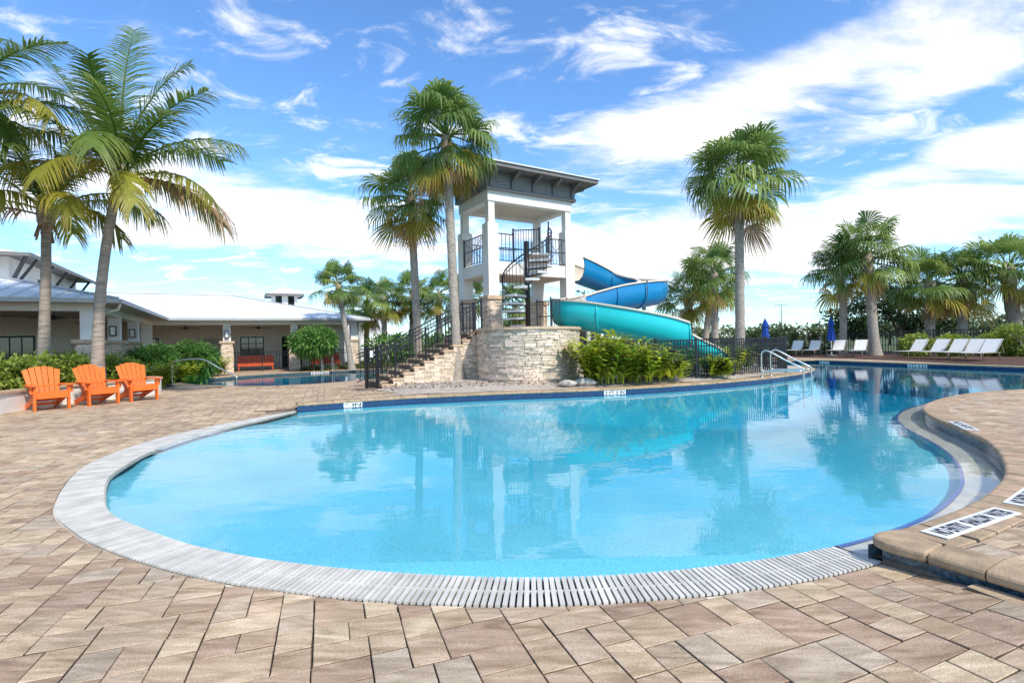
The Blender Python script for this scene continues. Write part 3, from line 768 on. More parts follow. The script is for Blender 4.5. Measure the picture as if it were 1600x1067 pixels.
# ------------------------------------------------------------------ clubhouse
CB = Vector((-12.2, 15.75, 0)); AB = R(28)
def b2w(x, y, z=0):
    return Vector((CB.x + x * math.cos(AB) - y * math.sin(AB), CB.y + x * math.sin(AB) + y * math.cos(AB), z))
def clubhouse():
    rnd = random.Random(8)
    B = empty('clubhouse', CB, AB, 'low cream clubhouse with white standing seam roof, deep porch and stone column bases', 'building')
    zb, zp, ze, zt = 0.06, 2.69, 3.03, 3.0
    # roof slopes with ribs
    def slope(pts, name='roof'):
        r = MB().poly(pts)
        r.poly([(p[0], p[1], p[2] - 0.05) for p in pts][::-1]); return r.build(name, M_ROOF, B)
    P = 0.25; D1 = 5.5; D2 = 7.4; Y1 = 11.6; X1 = 10.2
    near_s = slope([(0, 0, ze), (-D1, D1, ze + D1 * P), (-15, D1, ze + D1 * P), (-15, 0, ze)][::-1])
    side_s = slope([(0, 0, ze), (0, Y1, ze), (-D1, Y1 + D1, ze + D1 * P), (-D1, D1, ze + D1 * P)])
    back_s = slope([(0, Y1, ze), (X1, Y1, ze), (X1 - D2, Y1 + D2, ze + D2 * P), (-D2, Y1 + D2, ze + D2 * P)])
    end_s = slope([(X1, Y1, ze), (X1, Y1 + 2 * D2, ze), (X1 - D2, Y1 + D2, ze + D2 * P)])
    slope([(-D1, D1, ze + D1 * P - .01), (-D1, Y1 + D1, ze + D1 * P - .01), (-15, Y1 + D1, ze + D1 * P - .01), (-15, D1, ze + D1 * P - .01)])
    def seam(par, a, b):
        MB().bar((a[0], a[1], a[2] + 0.014), (b[0], b[1], b[2] + 0.014), 0.035, 0.04).build('seam', M_SEAM, par)
    for i in range(1, 30):
        x = -0.5 * i
        if x > -14.9: seam(near_s, (x, 0, ze), (x, min(D1, -x), ze + P * min(D1, -x)))
    for i in range(1, 24):
        y = 0.5 * i
        if y < Y1: t = min(D1, y); seam(side_s, (0, y, ze), (-t, y, ze + P * t))
        else: t = y - Y1; seam(side_s, (-t, y, ze + P * t), (-D1, y, ze + P * D1))
    for i in range(-13, 21):
        x = 0.5 * i; s0 = max(0, -x); s1 = min(D2, X1 - x)
        if s1 > s0 + .05: seam(back_s, (x, Y1 + s0, ze + P * s0), (x, Y1 + s1, ze + P * s1))
    for a, b in (((0, 0, 0), (-D1, D1, D1 * P)), ((X1, Y1, 0), (X1 - D2, Y1 + D2, D2 * P)), ((-D2, Y1 + D2, D2 * P), (X1 - D2, Y1 + D2, D2 * P))):
        MB().bar((a[0], a[1], ze + a[2] + 0.03), (b[0], b[1], ze + b[2] + 0.03), 0.14, 0.05).build('ridge_cap', M_GUTTER, B)
    # gutters
    for a, b in (((-15, -0.06), (0.06, -0.06)), ((0.06, 0), (0.06, Y1 - 0.06)), ((0.06, Y1 - 0.06), (X1 + 0.06, Y1 - 0.06)), ((X1 + 0.06, Y1), (X1 + 0.06, Y1 + 8))):
        MB().bar((a[0], a[1], ze - 0.07), (b[0], b[1], ze - 0.07), 0.13, 0.13).build('gutter', M_GUTTER, B)
    # soffit/ceiling
    zc = 2.93
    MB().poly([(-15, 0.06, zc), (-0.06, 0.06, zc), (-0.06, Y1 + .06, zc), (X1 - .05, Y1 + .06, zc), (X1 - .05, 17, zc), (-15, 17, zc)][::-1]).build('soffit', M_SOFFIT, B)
    # beams
    bw = 0.42
    for a, b in (((-15, 0.95), (-0.74, 0.95)), ((-0.95, 1.16), (-0.95, 12.34)), ((-1.16, 12.55), (9.66, 12.55))):
        MB().bar((a[0], a[1], (zp + zc) / 2 - .002), (b[0], b[1], (zp + zc) / 2 - .002), bw, zc - zp).build('beam', M_STUCCO, B)
    # columns
    def column(x, y, lantern=None):
        c = link('column', MB().quadbox((0, 0, (1.79 + zp) / 2), (0.38, 0.38, zp - 1.79 - 0.004)).mesh('column', M_STUCCO), B, (x, y, 0))
        MB().quadbox((0, 0, 1.73), (0.74, 0.74, 0.12)).build('cap', M_CAP, c, bevel=0.012)
        MB().quadbox((0, 0, (zb + 1.67) / 2), (0.52, 0.52, 1.67 - zb)).build('pedestal', M_MORTAR, c)
        mb = MB(); h = 0.26
        for p0, p1 in (((-h, -h), (h, -h)), ((h, -h), (h, h)), ((-h, h), (-h, -h))): clad(mb, p0, p1, zb, 1.665, 0.08, 0.14, 0.36, rnd)
        s = mb.build('stone_cladding', M_STONE, c, attr=True); s['kind'] = 'stuff'
    for x, y in ((-0.88, 0.92), (-4.95, 0.95), (-0.95, 5.0), (-0.95, 8.9), (2.68, 12.55), (6.1, 12.55), (9.45, 12.55)): column(x, y)
    MB().quadbox((-0.95, 12.55, (zb + zp) / 2), (0.44, 0.44, zp - zb - .004)).build('pilaster', M_STUCCO, B)
    # walls behind the porch
    def wall(a, b, m=M_WALLIN): MB().bar((a[0], a[1], (zb + zc) / 2 - .06), (b[0], b[1], (zb + zc) / 2 - .06), 0.2, zc - zb + .1).build('wall', m, B)
    wall((-15, 9.1), (-3.2, 9.1)); wall((-3.3, 9.2), (-3.3, 16.4)); wall((-3.2, 16.6), (9.6, 16.6)); wall((9.5, 16.7), (9.5, 24)); wall((-14.9, 1), (-14.9, 9))
    tag(MB().prism([(-15, 0.6), (-0.5, 0.6), (-0.5, 12.1), (9.9, 12.1), (9.9, 17), (-15, 17)], -0.1, zb).build('porch_floor', M_FARPAVE, B))
    def window(xa, xb, y, z0, z1, nx=2, nz=1, door=False):
        w = MB().quadbox(((xa + xb) / 2, y - .012, (z0 + z1) / 2), (xb - xa, 0.04, z1 - z0)).build('door' if door else 'window', M_FRAME, B)
        for i in range(nx):
            for j in range(nz):
                dx = (xb - xa - .1) / nx; dz = (z1 - z0 - .1) / nz
                MB().quadbox((xa + .05 + dx * (i + .5), y - .036, z0 + .05 + dz * (j + .5)), (dx - .05, 0.012, dz - .05)).build('pane', M_GLASS, w)
        for t in ((xa - .06, xa - .002), (xb + .002, xb + .06)):
            MB().quadbox(((t[0] + t[1]) / 2, y - .02, (z0 + z1) / 2), (t[1] - t[0], 0.05, z1 - z0)).build('frame', M_STUCCO, w)
        MB().quadbox(((xa + xb) / 2, y - .02, z1 + .04), (xb - xa + .12, .05, .08)).build('frame', M_STUCCO, w)
    yw = 9.0
    window(-5.6, -4.35, yw, 0.5, 2.12, 3); window(-4.0, -3.85, yw, .1, 2.1, 1)
    window(-7.6, -6.2, yw, 0.5, 2.12, 3)
    window(3.3, 4.66, 16.5, 0.85, 2.1, 3, 3); window(5.67, 6.35, 16.5, 0.08, 2.12, 1, 1, True); window(7.9, 9.0, 16.5, 0.85, 2.1, 2, 3)
    window(-2.1, -0.9, 16.5, 0.2, 2.1, 2)
    lv = MB()
    for k in range(9): lv.quadbox((1.75, 16.44, 1.0 + k * 0.12), (0.95, 0.05, 0.07))
    lv.build('louvre', M_SOFFIT, B)
    # upper storey with dark struts
    U = MB().quadbox((-12.1, 18.0, 5.05), (11.8, 11.0, 1.76)).build('upper_storey', M_STUCCO, B)
    z5 = 5.97; xe, ye = -5.2, 11.5
    r = MB().poly([(xe, ye, z5), (xe - 5, ye + 5, z5 + 1.3), (-19, ye + 5, z5 + 1.3), (-19, ye, z5)][::-1]); r.poly([(xe, ye, z5), (xe, ye + 12.2, z5), (xe - 5, ye + 7.2, z5 + 1.3), (xe - 5, ye + 5, z5 + 1.3)])
    r.poly([(xe, ye + 12.2, z5), (-19, ye + 12.2, z5), (-19, ye + 7.2, z5 + 1.3), (xe - 5, ye + 7.2, z5 + 1.3)])
    up = r.build('upper_roof', M_ROOF, B)
    for i in range(1, 22): x = xe - .6 * i; t = min(5, .6 * i); MB().bar((x, ye, z5 + .012), (x, ye + t, z5 + .26 * t + .012), .03, .035).build('seam', M_SEAM, up)
    MB().poly([(xe, ye, z5 - .03), (-19, ye, z5 - .03), (-19, ye + 12.2, z5 - .03), (xe, ye + 12.2, z5 - .03)]).build('upper_soffit', M_GREYWOOD, B)
    for a, b in (((-19, ye - .04), (xe + .04, ye - .04)), ((xe + .04, ye), (xe + .04, ye + 12.2))):
        MB().bar((a[0], a[1], z5 - .04), (b[0], b[1], z5 - .04), .09, .16).build('fascia', M_GREYWOOD, B)
    for k in range(5):
        y = 13.0 + 2.4 * k; MB().bar((-6.19, y, 4.5), (xe - .1, y, z5 - .06), .11, .11).build('strut', M_DARKTRIM, U)
        x = -7.0 - 2.4 * k; MB().bar((x, 12.49, 4.5), (x, ye + .1, z5 - .06), .11, .11).build('strut', M_DARKTRIM, U)
    MB().bar((-6.19, 12.49, 4.5), (xe - .1, ye + .1, z5 - .06), .12, .12).build('strut', M_DARKTRIM, U)
    for k in range(3):
        y = 16.6 + 1.6 * k; w = MB().quadbox((-6.19, y, 4.98), (.05, .55, .62)).build('window', M_FRAME, U)
    # downpipe at the right end
    MB().tube([(9.8, 12.0, 2.9), (9.75, 12.15, 2.6), (9.75, 12.15, .1)], .05, 8).build('downpipe', M_STUCCO, B, True)
    MB().tube([(.0, .5, 2.92), (-.1, .75, 2.75), (-.35, .72, 2.66)], .045, 8).build('downpipe', M_STUCCO, B, True)
clubhouse()
def cupola():
    c = b2w(-2.0, 30.0); o = empty('roof_cupola', (-20.3, 45.5, 0), AB, 'small square roof cupola with flared white roof above the clubhouse ridge', 'cupola')
    MB().quadbox((0, 0, 2.5), (2.0, 2.0, 6.7)).build('wall', M_STUCCO, o)
    for x in (-.5, .5): MB().quadbox((x, -1.01, 5.45), (.5, .06, .8)).build('window', M_GLASS, o)
    for y in (-.5, .5): MB().quadbox((1.01, y, 5.45), (.06, .5, .8)).build('window', M_GLASS, o)
    m = MB(); e = 1.5; z = 6.0
    for a, b in (((-e, -e), (e, -e)), ((e, -e), (e, e)), ((e, e), (-e, e)), ((-e, e), (-e, -e))): m.poly([(a[0], a[1], z), (b[0], b[1], z), (0, 0, z + .75)])
    m.poly([(-e, -e, z - .02), (-e, e, z - .02), (e, e, z - .02), (e, -e, z - .02)]); m.build('roof', M_ROOF, o)
    for a, b in (((-e, -e), (e, -e)), ((e, -e), (e, e)), ((e, e), (-e, e)), ((-e, e), (-e, -e))): MB().bar((a[0], a[1], z - .08), (b[0], b[1], z - .08), .1, .22).build('fascia', M_GREYWOOD, o)
    MB().quadbox((0, 0, 1.9), (16, 10, 3.8)).build('lower_block', M_ROOF, o)
cupola()
def patio_fence():
    o = empty('patio_fence', b2w(2.68, 12.5, 0.06), AB, 'black picket fence between the stone columns of the back porch', 'fence')
    for a, b in ((-3.2, -.36), (.36, 3.06), (3.78, 6.42)):
        m = (a + b) / 2
        railing(o, (a, 0, 0), (m, 0, 0), 1.08, .14, .1, (1.0, .86)); railing(o, (m, 0, 0), (b, 0, 0), 1.08, .14, .1, (1.0, .86), (False, True))
    railing(o, (6.9, .3, 0), (9.6, 2.0, 0), 1.08, .14, .1, (1.0, .86))
patio_fence()
def bench(x, y, w, label):
    o = empty('slatted_bench', b2w(x, y, 0.062), AB, label, 'bench', 'orange benches on the back porch')
    n = int(w / .13)
    for i in range(n): MB().quadbox((-w / 2 + (i + .5) * w / n, .30, .62), (w / n - .012, .025, .50)).build('back_slat', M_BENCH, o)
    for k in range(4): MB().quadbox((0, -.20 + k * .12, .43), (w, .10, .03)).build('seat_slat', M_BENCH, o)
    for sx in (-1, 1):
        for y_ in (-.2, .3): MB().quadbox((sx * (w / 2 - .06), y_, .215), (.07, .07, .41)).build('leg', M_BENCH, o)
        MB().quadbox((sx * (w / 2 - .03), .04, .64), (.08, .6, .035)).build('armrest', M_BENCH, o)
    MB().quadbox((0, -.26, .33), (w, .03, .14)).build('apron', M_BENCH, o)
bench(4.1, 13.9, 1.9, 'orange slatted bench behind the porch fence under the wide window')
bench(8.0, 13.9, 1.7, 'orange slatted bench behind the porch fence beside the round shrub')
def fan(x, y, label):
    o = empty('ceiling_fan', b2w(x, y, 2.93), AB + x, label, 'ceiling fan', 'dark ceiling fans under the porch roof')
    MB().tube([(0, 0, 0), (0, 0, -.30)], .015, 6).build('rod', M_DARKTRIM, o)
    lathe(MB(), [(.0, -.26), (.09, -.28), (.11, -.34), (.08, -.40), (0, -.41)], 10).build('motor', M_DARKTRIM, o, True)
    for k in range(5):
        a = 2 * math.pi * k / 5; c, s = math.cos(a), math.sin(a)
        MB().bar((.1 * c, .1 * s, -.345), (.78 * c, .78 * s, -.345), .13, .012).build('blade', M_DARKTRIM, o)
fan(-2.3, 3.2, 'dark ceiling fan in the porch corner behind the curved palm trunk'); fan(-5.2, 4.0, 'dark ceiling fan at the far left of the near porch')
fan(-2.1, 7.5, 'dark ceiling fan between the receding porch columns'); fan(.6, 14.5, 'dark ceiling fan at the inner corner of the back porch')
fan(4.3, 14.5, 'dark ceiling fan above the wide porch window'); fan(7.6, 14.5, 'dark ceiling fan above the porch door near the round shrub')
def lantern(x, y, nx, ny, label):
    o = empty('wall_lantern', b2w(x + nx * .215, y + ny * .215, 2.0), AB + math.atan2(nx, -ny), label, 'wall lantern', 'lanterns on the porch columns')
    MB().quadbox((0, -.07, .17), (.15, .10, .30)).build('glass', M_LAMP, o)
    for sx in (-1, 1): MB().quadbox((sx * .088, -.07, .17), (.025, .14, .38)).build('frame', M_DARKTRIM, o)
    for z in (-.005, .345): MB().quadbox((0, -.07, z), (.2, .15, .03)).build('frame', M_DARKTRIM, o)
    MB().quadbox((0, -.006, .17), (.12, .012, .4)).build('backplate', M_DARKTRIM, o)
lantern(-.95, 5.0, 0, -1, 'lantern on the second column of the receding porch'); lantern(-.95, 8.9, 0, -1, 'lantern on the third column of the receding porch')
lantern(2.68, 12.55, 0, -1, 'square lantern on the first stone based column of the back porch'); lantern(6.1, 12.55, 0, -1, 'lantern on the back porch column behind the round shrub')

# ------------------------------------------------------------------ slide tower
TU, TW = Vector((0.855, 0.52)).normalized(), Vector((-0.52, 0.855)).normalized(); TA = math.atan2(TU.y, TU.x); TF = Vector((-0.82, 19.1))
def t2w(x, y, z=0): p = TF + TU * x + TW * y; return Vector((p.x, p.y, z))
ZT = 1.78
def tower():
    rnd = random.Random(3)
    T = empty('slide_tower', (TF.x, TF.y, ZT), TA, 'white open stair tower with grey bracketed roof at the head of the slide', 'tower')
    X, Y = 4.09, 2.63; z0 = -ZT
    def col(x, y):
        sx = 1 if x < 1 else -1; sy = 1 if y < 1 else -1; cx = x + sx * .225; cy = y + sy * .225
        c = MB().quadbox((0, 0, (3.2 + 5.95) / 2 + z0), (.45, .45, 2.75)).build('column', M_STUCCO, T); c.location = (cx, cy, 0)
        MB().quadbox((0, 0, (5.95 + 6.8) / 2 + z0), (.27, .27, .85)).build('shaft', M_STUCCO, c)
        MB().quadbox((0, 0, 5.965 + z0), (.36, .36, .03)).build('shoulder', M_STUCCO, c)
        MB().quadbox((0, 0, 3.12 + z0), (.74, .74, .15)).build('cap', M_CAP, c, bevel=.015)
        MB().quadbox((0, 0, .63), (.56, .56, 1.26)).build('pedestal', M_MORTAR, c)
        mb = MB(); h = .28
        for a, b in (((-h, -h), (h, -h)), ((h, -h), (h, h)), ((-h, h), (-h, -h)), ((h, h), (-h, h))): clad(mb, a, b, 0.0, 1.26, .058, .10, .32, rnd)
        s = mb.build('stone_cladding', M_STONE, c, attr=True); s['kind'] = 'stuff'
    for x in (0, X):
        for y in (0, Y): col(x, y)
    # platform and ring beams
    zf = 4.03 + z0; zt = 4.50 + z0
    def ring(za, zb, w, ins, name, m):
        k = ins
        MB().quadbox((X / 2, k + w / 2, (za + zb) / 2), (X - 2 * k - .9 + .9 * (name == 'beam'), w, zb - za)).build(name, m, T)
        MB().quadbox((X / 2, Y - k - w / 2, (za + zb) / 2), (X - 2 * k - .9 + .9 * (name == 'beam'), w, zb - za)).build(name, m, T)
        for x in (k + w / 2, X - k - w / 2): MB().quadbox((x, Y / 2, (za + zb) / 2), (w, Y - 2 * k - (.9 if name != 'beam' else 2 * w + .004), zb - za)).build(name, m, T)
    ring(zf, zt, .40, .02, 'platform_beam', M_STUCCO)
    MB().quadbox((X / 2, Y / 2, zt - .10), (X - .82, Y - .82, .16)).build('platform_floor', M_TREADS, T)
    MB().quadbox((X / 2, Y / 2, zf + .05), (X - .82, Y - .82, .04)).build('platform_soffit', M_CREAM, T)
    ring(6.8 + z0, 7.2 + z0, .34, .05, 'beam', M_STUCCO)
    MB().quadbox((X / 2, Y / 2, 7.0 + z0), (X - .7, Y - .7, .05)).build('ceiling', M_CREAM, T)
    # grey frieze with lap boards and brackets
    fz0, fz1 = 7.2 + z0, 7.90 + z0
    MB().quadbox((X / 2, Y / 2, (fz0 + fz1) / 2), (X + .06, Y + .06, fz1 - fz0)).build('frieze', M_FRIEZE, T)
    for k in range(5):
        z = fz0 + .12 + k * .112
        for a, b in (((-.03, -.04), (X + .03, -.04)), ((-.04, Y + .03), (-.04, -.03)), ((X + .04, -.03), (X + .04, Y + .03))):
            MB().bar((a[0], a[1], z + .05), (b[0], b[1], z + .05), .02, .095).build('lap_board', M_FRIEZE, T)
    for a, b in (((-.07, -.07), (X + .07, -.07)), ((-.07, Y), (-.07, -.04)), ((X + .07, -.04), (X + .07, Y))):
        MB().bar((a[0], a[1], fz0 + .045), (b[0], b[1], fz0 + .045), .06, .11).build('trim_board', M_GREYWOOD, T)
    ov = .72; ze = 7.88 + z0
    a, b, c, d = (-ov, -ov), (X + ov, -ov), (X + ov, Y + ov), (-ov, Y + ov)
    m = MB().poly([(p[0], p[1], ze) for p in (a, d, c, b)]); m.build('soffit', M_GREYWOOD, T)
    for p, q in ((a, b), (b, c), (c, d), (d, a)): MB().bar((p[0], p[1], ze + .06), (q[0], q[1], ze + .06), .05, .17).build('fascia', M_GREYWOOD, T)
    rz = ze + .15; o2 = ov + .06; h = .55; A, B_, C, D = (-o2, -o2), (X + o2, -o2), (X + o2, Y + o2), (-o2, Y + o2); e1, e2 = (Y / 2, Y / 2), (X - Y / 2, Y / 2)
    r = MB().poly([(*A, rz), (*B_, rz), (*e2, rz + h), (*e1, rz + h)]); r.poly([(*B_, rz), (*C, rz), (*e2, rz + h)]); r.poly([(*C, rz), (*D, rz), (*e1, rz + h), (*e2, rz + h)]); r.poly([(*D, rz), (*A, rz), (*e1, rz + h)])
    rf = r.build('roof', M_ROOF, T)
    for p, q in ((A, B_), (B_, C), (C, D), (D, A)): MB().bar((p[0], p[1], rz - .01), (q[0], q[1], rz - .01), .05, .045).build('drip_edge', M_SEAM, rf)
    def bracket(x, y, dx, dy):
        q = MB(); p = [(.045, fz0 + .1), (.045, fz1 - .02), (ov - .08, fz1 - .02), (ov - .08, fz1 - .14), (.40, fz1 - .22), (.16, fz0 + .38), (.12, fz0 + .1)]
        n = len(p); w = .055
        for s in (-w, w):
            for (o_, z) in p: q.v.append((x + dx * o_ + dy * s, y + dy * o_ - dx * s, z))
        q.f.append(tuple(range(n))); q.f.append(tuple(range(2 * n - 1, n - 1, -1)))
        for i in range(n): q.f.append((i, n + i, n + (i + 1) % n, (i + 1) % n))
        q.a = [0] * len(q.f); q.build('bracket', M_GREYWOOD, T)
    for k in range(5): bracket(.12 + k * (X - .24) / 4, 0, 0, -1)
    for k in range(4): bracket(0, .12 + k * (Y - .24) / 3, -1, 0); bracket(X, .12 + k * (Y - .24) / 3, 1, 0)
    # platform railings
    zr = 4.50 + z0
    railing(T, (.06, .46, zr), (.06, Y - .46, zr), 1.08, .125, .06, (1.0, .55), (True, True), .05, .018, True)
    railing(T, (.46, .06, zr), (1.15, .06, zr), 1.08, .15, .06, (1.0, .45), (False, True))
    railing(T, (1.15, .06, zr), (1.95, -.55, zr), 1.25, .10, .06, (1.0, .40), (True, True), .05)
    railing(T, (2.75, .06, zr), (X - .46, .06, zr), 1.08, .13, .06, (1.0, .5), (True, False), .05, .018, True)
    railing(T, (.46, Y - .06, zr), (X - .46, Y - .06, zr), 1.08, .13, .06, (1.0,), (False, False))
tower()
def terrace():
    rnd = random.Random(12)
    arc = smooth_line(V2([(-1.12, 16.95), (-.98, 16.1), (-.62, 15.25), (-.1, 14.7), (.5, 14.5), (1.1, 14.7), (1.65, 15.25), (2.05, 16.1), (2.15, 16.7)]), 6)
    poly = arc + V2([(1.55, 17.3), (1.25, 18.4), (2.1, 19.5), (3.4, 20.9), (3.0, 22.6), (1.4, 24.2), (-2.8, 21.7), (-2.3, 20.2), (-2.0, 18.2), (-1.65, 17.6)])
    t = MB().prism(poly, 0, ZT).build('tower_terrace', M_MORTAR); tag(t, 'round fronted stacked stone retaining wall carrying the tower terrace', 'retaining wall')
    top = MB().poly([(p.x, p.y, ZT + .004) for p in poly]).build('paving', M_FARPAVE, t)
    mb = MB()
    full = arc
    for a, b in zip(full[:-1], full[1:]): pass
    pts = resample(arc, .02)
    # courses of stone laid along the curve
    z = 0.16; L = (len(pts) - 1) * .02
    while z < ZT - .03:
        hh = min(.056 * rnd.choice((.7, 1, 1, 1.3, 1.6)), ZT - .005 - z); x = -rnd.uniform(0, .2)
        while x < L:
            ln = rnd.uniform(.12, .40) ; a = max(0, x); b = min(L, x + ln)
            if b - a > .03:
                pa = pts[min(len(pts) - 1, int(a / .02))]; pb = pts[min(len(pts) - 1, int(b / .02))]; d = (pb - pa)
                if d.length > .02:
                    tt = d.normalized(); nb = Vector((tt.y, -tt.x)); pr = rnd.uniform(.03, .075); c = (pa + pb) / 2 + nb * (pr / 2)
                    mb.quadbox((c.x, c.y, z + hh / 2), (d.length - .006, pr, hh - .007), Matrix(((tt.x, nb.x, 0), (tt.y, nb.y, 0), (0, 0, 1))), rnd.random())
            x += ln
        z += hh
    s = mb.build('stone_cladding', M_STONE, t, attr=True); s['kind'] = 'stuff'
    cp = resample(arc, .5); off = offset_line(cp, .20); out = offset_line(cp, -.12)
    for i in range(len(cp) - 1):
        mb = MB().prism([out[i], out[i + 1], off[i + 1], off[i]], ZT, ZT + .085); mb.build('cap_stone', M_CAP, t, bevel=.01)
    return t
terrace()
def stairs():
    rnd = random.Random(6); SO = Vector((-3.95, 15.25)); S = empty('stone_stairs', (SO.x, SO.y, 0), TA, 'straight stone sided stairs with cream treads climbing to the tower', 'stairs')
    n, rise, run, wd = 10, .162, .335, 1.35
    for i in range(n):
        x0 = i * run; z = .15 + (i + 1) * rise
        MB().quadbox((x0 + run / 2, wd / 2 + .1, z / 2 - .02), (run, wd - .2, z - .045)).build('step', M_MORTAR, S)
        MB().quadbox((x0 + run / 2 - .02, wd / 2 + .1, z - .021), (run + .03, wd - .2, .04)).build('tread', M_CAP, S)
        # near side kerb: stepped stone block with cap
        MB().quadbox((x0 + run / 2, 0.0, (z - .13) / 2), (run, .2, z - .13)).build('side_block', M_MORTAR, S)
        MB().quadbox((x0 + run / 2 - .015, -.015, z - .095), (run + .03, .29, .07)).build('cap_stone', M_CAP, S, bevel=.008)
        mb = MB(); clad(mb, (x0, -.1), (x0 + run, -.1), .10, z - .13, .065, .12, .30, rnd)
        s = mb.build('stone_cladding', M_STONE, S, attr=True); s['kind'] = 'stuff'
        MB().quadbox((x0 + run / 2, wd + .1, (z - .05) / 2), (run, .2, z - .05)).build('side_block', M_CAP, S)
    R_ = empty('stair_railing', (SO.x, SO.y, 0), TA, 'black metal handrail with pickets along the near side of the stone stairs', 'railing')
    R2 = empty('stair_railing', (SO.x, SO.y, 0), TA, 'black metal handrail along the far side of the stone stairs', 'railing')
    for o, y in ((R_, 0.0), (R2, wd + .1)):
        railing(o, (-.35, y, .15), (.45, y, .40), .98, .12, .10, (1.0, .88), (False, True), .05)
        for k in range(3): railing(o, (.45 + k * 1.0, y, .40 + k * .485), (.45 + (k + 1) * 1.0, y, .40 + (k + 1) * .485), .98, .12, .10, (1.0, .85), (False, True), .05)
    railing(R2, (3.45, wd + .1, 1.86), (3.9, wd + .1, 1.86), .98, .12, .1, (1.0, .85))
    G = empty('entry_gate', (-4.32, 15.02, .15), R(-12), 'narrow black gate standing at the foot of the tower stairs', 'gate')
    railing(G, (0, 0, 0), (.36, 0, 0), 1.18, .06, .08, (1.0,), (True, True), .07, .016)
    MB().quadbox((.19, -.02, 1.02), (.10, .012, .20)).build('notice', M_SIGNW, G)
    MB().quadbox((.44, .02, .72), (.09, .09, .26)).build('lock_box', M_BLACK, G)
stairs()
def spiral():
    c = Vector((.56, 17.3)); z0 = ZT + .004; Rr = .88; n = 11; rise = (4.46 - ZT) / n; S = empty('spiral_stairs', (c.x, c.y, z0), 0, 'black spiral stair with pale concrete treads in front of the white tower', 'spiral stairs')
    MB().tube([(0, 0, 0), (0, 0, 3.05)], .085, 14).build('centre_pole', M_BLACK, S, True)
    ph0 = R(118); dph = R(27)
    rail = []; rail2 = []
    for i in range(n - 1):
        a = ph0 + dph * i; z = rise * (i + 1); w = R(31)
        p = [(.07 * math.cos(a - w / 2), .07 * math.sin(a - w / 2))] + [(Rr * math.cos(a - w / 2 + w * k / 4), Rr * math.sin(a - w / 2 + w * k / 4)) for k in range(5)] + [(.07 * math.cos(a + w / 2), .07 * math.sin(a + w / 2))]
        t = MB().prism(p, z - .075, z).build('tread', M_TREADS, S)
        MB().bar((0, 0, z - .10), (.8 * Rr * math.cos(a), .8 * Rr * math.sin(a), z - .09), .05, .04).build('bracket', M_BLACK, t)
        for k in (-.33, 0, .33):
            q = a + dph * k; zz = z + rise * k
            MB().tube([((Rr - .02) * math.cos(q), (Rr - .02) * math.sin(q), z - .06), ((Rr - .02) * math.cos(q), (Rr - .02) * math.sin(q), zz + .93)], .011, 6).build('baluster', M_BLACK, S)
    for k in range(0, 41):
        f = k / 40 * (n - .6); a = ph0 + dph * (f - .6); z = rise * (f + .4)
        rail.append(((Rr - .02) * math.cos(a), (Rr - .02) * math.sin(a), z + .94)); rail2.append(((Rr - .02) * math.cos(a), (Rr - .02) * math.sin(a), z + .80))
    MB().tube(rail, .024, 8).build('handrail', M_BLACK, S, True); MB().tube(rail2, .014, 6).build('handrail', M_BLACK, S, True)
    # landing to the platform
    a0 = ph0 + dph * (n - 1.5)
    p = [(.0, 0)] + [(Rr * math.cos(a0 + R(12) * k), Rr * math.sin(a0 + R(12) * k)) for k in range(7)]
    e = t2w(1.9, .05) ; f = t2w(2.75, .05)
    MB().prism(p, 4.40 - z0, 4.46 - z0).build('landing', M_TREADS, S)
    q = [(Rr * math.cos(a0 + R(12)), Rr * math.sin(a0 + R(12))), (f.x - c.x, f.y - c.y), (e.x - c.x, e.y - c.y), (Rr * math.cos(a0 + R(76)), Rr * math.sin(a0 + R(76)))]
    MB().prism(q, 4.395 - z0, 4.455 - z0).build('bridge', M_TREADS, S)
    railing(S, (Rr * math.cos(a0 + R(12)), Rr * math.sin(a0 + R(12)), 4.46 - z0), (f.x - c.x, f.y - c.y, 4.46 - z0), 1.05, .11, .05, (1.0,), (True, True), .045)
    # small guard at the foot
    railing(S, (.75, -.35, 0), (1.35, .25, 0), 1.05, .09, .05, (1.0,), (True, True), .045); railing(S, (.35, .75, 0), (1.35, .25, 0), 1.05, .11, .05, (1.0, .5), (True, False), .045)
spiral()

